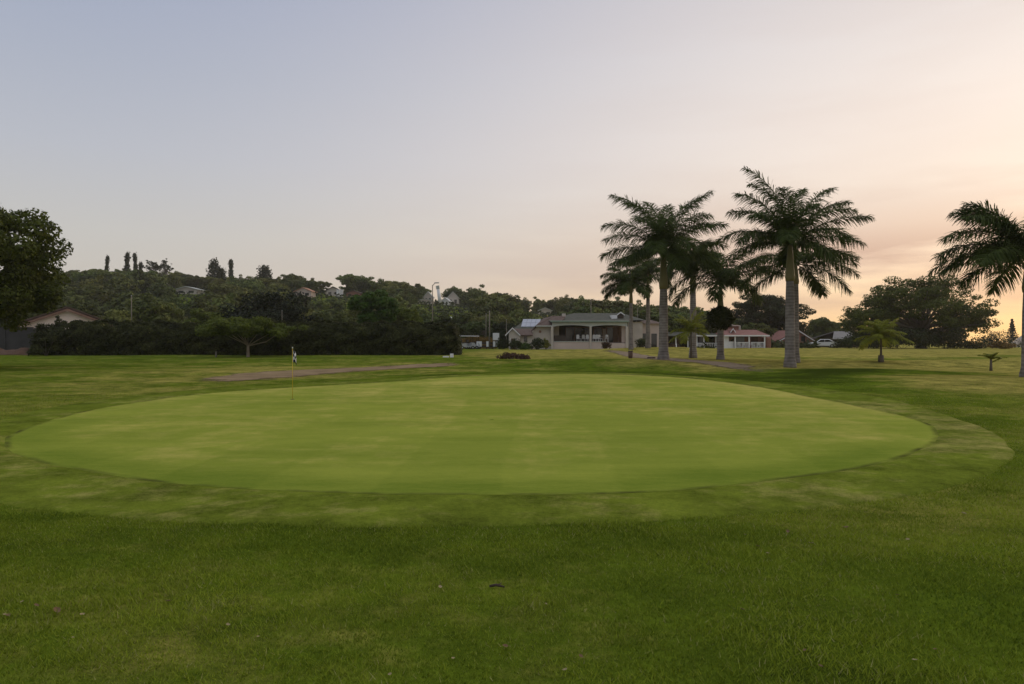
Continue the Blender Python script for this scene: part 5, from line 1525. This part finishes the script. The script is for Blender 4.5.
# parked car
def car(label, px, d, rz, sc=1.0):
    x, y, z = at_px(px, d)
    t = thing('parked_car', label, 'car', (x, y, z), rz)
    prof = [(-2.1, .32), (2.05, .32), (2.15, .55), (2.05, .78), (1.05, .92), (.45, 1.38), (-.95, 1.42), (-1.75, .98), (-2.12, .90), (-2.18, .55)]
    b = MB().prism([(a, c) for a, c in prof], -.80, .80).build('body', M['carwhite'], t)
    bv = b.modifiers.new('round', 'BEVEL'); bv.width = .07; bv.segments = 3
    for sg in (-1, 1):
        MB().prism([(.88, .95), (.36, 1.31), (-.20, 1.33), (-.20, .95)], sg * .806 - .006, sg * .806 + .006).build('window', M['glass'], t)
        MB().prism([(-.27, .95), (-.27, 1.33), (-.90, 1.34), (-1.42, 1.0)], sg * .806 - .006, sg * .806 + .006).build('window', M['glass'], t)
        for a in (-1.35, 1.35):
            w = MB().tube([(a, sg * .72 - .1, .32), (a, sg * .72 + .1, .32)], .32, 20).build('wheel', M['black'], t)
            MB().tube([(a, sg * .72 - .105, .32), (a, sg * .72 + .105, .32)], .2, 16).build('rim', M['silver'], w)
        MB().box(2.05, 2.165, sg * .6 - .16, sg * .6 + .16, .58, .72, .02).build('headlight', M['solar'], t)
    MB().slab([(1.04, -.7, .945), (1.04, .7, .945), (.47, .66, 1.375), (.47, -.66, 1.375)], -.012).build('windscreen', M['glass'], t)
    return t


car('white parked car between the brick gable and the grey shed', 822, 112, R(168))

# waste bin on the rise, marker by path
x, y, z = at_px(630.5, 50)
t = thing('waste_bin', 'small dark brown bin on the grass left of the thick palm trunk', 'bin', (x, y, z))
MB().tube([(0, 0, -.02), (0, 0, .50)], [.15, .18], 14).build('drum', M['door'], t, True)
MB().tube([(0, 0, .50), (0, 0, .55)], [.195, .17], 14).build('lid', M['dark'], t, True)
x, y, z = at_px(651, 47)
tag(MB().tube([(-.25, 0, .05), (.3, .05, .06)], [.06, .05], 8).tube([(.1, 0, .06), (.22, -.12, .1)], [.03, .02], 6).build('fallen_branch', M['rail'], None, True), 'short dark fallen branch on the grass beside the thick palm', 'branch').location = (x, y, z)


# ------------------------------------------------------------------ dead leaves on the lawn
def leaf_litter():
    rng = np.random.default_rng(31)
    def leaf_me(k):
        n = 9; vs = []; fs = []
        L = 1.0
        curl = rng.uniform(.25, .6)
        for i in range(n):
            u = i / (n - 1); w = .34 * math.sin(math.pi * u ** .8) ** .8 + .01
            zc = .12 + curl * (u - .5) ** 2
            for sg in (-1, 0, 1):
                vs.append((L * (u - .5), sg * w, zc + abs(sg) * (curl * .5 + .06 * rng.normal()) * w * 1.6))
        for i in range(n - 1):
            for j in range(2): fs.append((i * 3 + j, i * 3 + j + 1, (i + 1) * 3 + j + 1, (i + 1) * 3 + j))
        me = bpy.data.meshes.new('dead_leaf'); me.from_pydata(vs, [], fs); me.update()
        return me
    protos = {}
    for key in ('litter_brown', 'litter_pale'):
        protos[key] = []
        for k in range(3):
            me = leaf_me(k); me.materials.append(M[key]); protos[key].append(me)
    spots = [(56, 615, 9, 0), (36, 609, 6, 0), (8, 619, 6, 0), (5, 618, 4, 1), (168, 605, 7, 0), (82, 618, 5, 1), (22, 605, 4, 1), (73, 641, 3, 1), (228, 728 - 100, 4, 1), (440, 590, 5, 1), (546, 607, 3, 1), (565, 674, 5, 1), (390, 678, 4, 1),
             (505, 650, 6, 0), (581, 660, 5, 0), (453, 662, 4, 1), (811, 546, 5, 1), (757, 549, 6, 0), (768, 556, 4, 1), (846, 530, 5, 0), (788, 534, 5, 0), (908, 542, 4, 1), (964, 516, 5, 1), (897, 598, 4, 1), (915, 664, 5, 1), (742, 613, 6, 0),
             (805, 654, 5, 0), (820, 670, 5, 0), (935, 653, 4, 0), (745, 537, 3, 1), (300, 640, 3, 1), (258, 640, 3, 1)]
    for i, (px, py, w, pale) in enumerate(spots):
        x, y = hit(px, py)
        key = 'litter_pale' if pale else 'litter_brown'
        o = bpy.data.objects.new('dead_leaf', protos[key][i % 3]); COL.objects.link(o)
        sc = w * y / F * 1.1
        o.location = (x, y, Z(x, y) + .016); o.scale = (sc, sc, sc)
        o.rotation_euler = (rng.uniform(-.4, .4), rng.uniform(-.3, .3), rng.uniform(0, 6.28))
        tag(o, 'small pale fallen leaf lying on the foreground grass' if pale else 'brown curled fallen leaf lying on the foreground grass', 'leaf', 'pale fallen leaves' if pale else 'brown fallen leaves')
    x, y = hit(496, 589)
    o = MB().tube([(-.07, 0, .022), (0, .01, .03), (.09, -.01, .02)], [.010, .012, .007], 7).tube([(.02, .01, .03), (.06, .05, .035)], [.006, .003], 5).build('twig', M['rail'], None, True)
    o.location = (x, y, Z(x, y)); o.scale = (.6, .6, .8); tag(o, 'dark broken twig lying on the foreground grass', 'twig')


leaf_litter()

# ------------------------------------------------------------------ haze
HAZE = 0.0002
if HAZE:
    zt = 48.0
    hz = MB().box(-440, 440, -55, 630, -2.0, zt).build('haze', bpy.data.materials.new('haze_air'))
    m = hz.data.materials[0]; nt, N, L = nodes_of(m)
    out = N.new('ShaderNodeOutputMaterial'); pv = N.new('ShaderNodeVolumePrincipled')
    pv.inputs['Color'].default_value = (0.93, 0.90, 0.86, 1); pv.inputs['Density'].default_value = HAZE; pv.inputs['Anisotropy'].default_value = 0.3
    L.new(pv.outputs[0], out.inputs['Volume'])
    tag(hz, 'thin evening haze over the golf course and hill', 'haze', kind='stuff')

# ------------------------------------------------------------------ sky, sun, camera
SUN_AZ = 50.0; SUN_EL = 4.0
w = bpy.data.worlds.new('World'); scene.world = w; w.use_nodes = True
nt = w.node_tree; N = nt.nodes; L = nt.links; N.clear()
out = N.new('ShaderNodeOutputWorld'); bg = N.new('ShaderNodeBackground'); L.new(bg.outputs[0], out.inputs[0])
sky = N.new('ShaderNodeTexSky'); sky.sky_type = 'NISHITA'; sky.sun_disc = False
sky.sun_elevation = R(SUN_EL); sky.sun_rotation = R(SUN_AZ); sky.air_density = 1.0; sky.dust_density = 2.0; sky.ozone_density = 1.0
tc = N.new('ShaderNodeTexCoord'); sp = N.new('ShaderNodeSeparateXYZ'); L.new(tc.outputs['Generated'], sp.inputs[0])


def wm(op, a, b=None, c=None, clamp=False):
    n = N.new('ShaderNodeMath'); n.operation = op; n.use_clamp = clamp
    for i, v in enumerate((a, b, c)):
        if v is None: continue
        if isinstance(v, (int, float)): n.inputs[i].default_value = v
        else: L.new(v, n.inputs[i])
    return n.outputs[0]


def wramp(fac, stops):
    n = N.new('ShaderNodeValToRGB'); cr = n.color_ramp
    while len(cr.elements) < len(stops): cr.elements.new(0.5)
    for e, (p, c) in zip(cr.elements, stops):
        e.position = p; e.color = lin(*c) if max(c) > 1 else (*c, 1)
    L.new(fac, n.inputs[0]); return n.outputs[0]


def wmix(f, a, b, mode='MIX'):
    n = N.new('ShaderNodeMix'); n.data_type = 'RGBA'; n.blend_type = mode
    for i, v in ((0, f), (6, a), (7, b)):
        if isinstance(v, tuple): n.inputs[i].default_value = (*v[:3], 1)
        elif isinstance(v, (int, float)): n.inputs[i].default_value = v
        else: L.new(v, n.inputs[i])
    return n.outputs[2]


zz = wm('MAXIMUM', sp.outputs['Z'], 0.0)
hlen = wm('SQRT', wm('ADD', wm('MULTIPLY', sp.outputs['X'], sp.outputs['X']), wm('ADD', wm('MULTIPLY', sp.outputs['Y'], sp.outputs['Y']), 1e-5)))
dot = wm('DIVIDE', wm('ADD', wm('MULTIPLY', sp.outputs['X'], math.sin(R(SUN_AZ))), wm('MULTIPLY', sp.outputs['Y'], math.cos(R(SUN_AZ)))), hlen)
left = wramp(zz, [(0.0, (186, 176, 165)), (.07, (186, 179, 171)), (.14, (183, 181, 178)), (.24, (172, 175, 184)), (.34, (160, 166, 181)), (.46, (146, 155, 178)), (.62, (190, 196, 210)), (1.0, (232, 236, 245))])  # upper stops of both ramps, out of view, brightened to light the ground
right = wramp(zz, [(0.0, (255, 203, 128)), (.045, (254, 214, 160)), (.10, (243, 214, 184)), (.18, (239, 221, 204)), (.28, (237, 223, 212)), (.38, (226, 216, 210)), (.48, (210, 203, 201)), (.62, (215, 208, 208)), (1.0, (235, 236, 243))])
fac = wm('MULTIPLY_ADD', wm('SUBTRACT', dot, 0.0), 1.0, 0.0, True)
fac = wm('POWER', fac, 2.1)
base = wmix(fac, left, right)
# clouds: stretched thin streaks and a soft mauve bank on the right
mp = N.new('ShaderNodeMapping'); mp.inputs['Scale'].default_value = (1.6, 1.6, 12.0); mp.inputs['Rotation'].default_value = (0, R(15), 0)
L.new(tc.outputs['Generated'], mp.inputs[0])
nz = N.new('ShaderNodeTexNoise'); nz.inputs['Scale'].default_value = 1.35; nz.inputs['Detail'].default_value = 7; nz.inputs['Roughness'].default_value = .5
L.new(mp.outputs[0], nz.inputs['Vector'])
cl = wm('MULTIPLY_ADD', nz.outputs[0], 7.0, -3.1, True)
band = wramp(zz, [(0.0, (.25, .25, .25)), (.05, (.7, .7, .7)), (.10, (1.0, 1.0, 1.0)), (.16, (.35, .35, .35)), (.24, (.12, .12, .12)), (.5, (.06, .06, .06)), (1, (.05, .05, .05))])
bandv = N.new('ShaderNodeRGBToBW'); L.new(band, bandv.inputs[0])
cf = wm('MULTIPLY', wm('MULTIPLY', cl, bandv.outputs[0]), wm('MULTIPLY_ADD', fac, 1.0, .02))
cloud = wmix(fac, (lin(176, 170, 172)[:3]), (lin(186, 148, 128)[:3]))
base = wmix(wm('MULTIPLY', cf, .95), base, cloud)
n2 = N.new('ShaderNodeTexNoise'); n2.inputs['Scale'].default_value = 1.0; n2.inputs['Detail'].default_value = 6; n2.inputs['Roughness'].default_value = .55
mp2 = N.new('ShaderNodeMapping'); mp2.inputs['Scale'].default_value = (2.6, 2.6, 17.0); mp2.inputs['Location'].default_value = (.4, .1, .35); mp2.inputs['Rotation'].default_value = (0, R(-3), 0)
L.new(tc.outputs['Generated'], mp2.inputs[0]); L.new(mp2.outputs[0], n2.inputs['Vector'])
bank = wramp(zz, [(0.0, (.0, .0, .0)), (.035, (.25, .25, .25)), (.065, (.75, .75, .75)), (.11, (1., 1., 1.)), (.15, (.45, .45, .45)), (.20, (.1, .1, .1)), (.30, (0., 0., 0.))])
bv = N.new('ShaderNodeRGBToBW'); L.new(bank, bv.inputs[0])
side = wm('MULTIPLY_ADD', dot, 4.5, -3.0, True)
bf = wm('MULTIPLY', wm('MULTIPLY', wm('MULTIPLY_ADD', n2.outputs[0], 6.5, -2.75, True), bv.outputs[0]), side)
base = wmix(wm('MULTIPLY', bf, .9), base, (lin(186, 152, 138)[:3]))
# the physical sky shines through the thin veil
vs_ = N.new('ShaderNodeVectorMath'); vs_.operation = 'SCALE'; vs_.inputs['Scale'].default_value = 0.8
L.new(sky.outputs[0], vs_.inputs[0])
SK = 0.10
veil = N.new('ShaderNodeVectorMath'); veil.operation = 'SCALE'; veil.inputs['Scale'].default_value = 1 / SK
L.new(base, veil.inputs[0])
tot = wmix(0.90, vs_.outputs[0], veil.outputs[0])
L.new(tot, bg.inputs[0]); bg.inputs[1].default_value = SK

sl = bpy.data.lights.new('sun', 'SUN'); sl.energy = 0.9; sl.angle = R(14); sl.color = (1.0, 0.74, 0.52)
so = bpy.data.objects.new('sun', sl); COL.objects.link(so)
sd = Vector((math.sin(R(SUN_AZ)) * math.cos(R(SUN_EL + 4)), math.cos(R(SUN_AZ)) * math.cos(R(SUN_EL + 4)), math.sin(R(SUN_EL + 4))))
so.rotation_euler = sd.to_track_quat('Z', 'Y').to_euler()

cam = bpy.data.cameras.new('camera'); cam.sensor_width = 36; cam.lens = 36 * F / 1024; cam.clip_start = .05; cam.clip_end = 3000
co = bpy.data.objects.new('camera', cam); COL.objects.link(co)
co.location = (0, 0, EYE); co.rotation_euler = (R(90), 0, 0)
scene.camera = co

scene.render.engine = 'CYCLES'
scene.cycles.use_denoising = True
scene.cycles.max_bounces = 8; scene.cycles.volume_bounces = 1; scene.cycles.transparent_max_bounces = 8
scene.cycles.use_adaptive_sampling = True; scene.cycles.adaptive_threshold = 0.01
vs2 = scene.view_settings
vs2.view_transform = 'Standard'; vs2.look = 'None'; vs2.gamma = 1; vs2.exposure = 0.36; vs2.use_curve_mapping = False
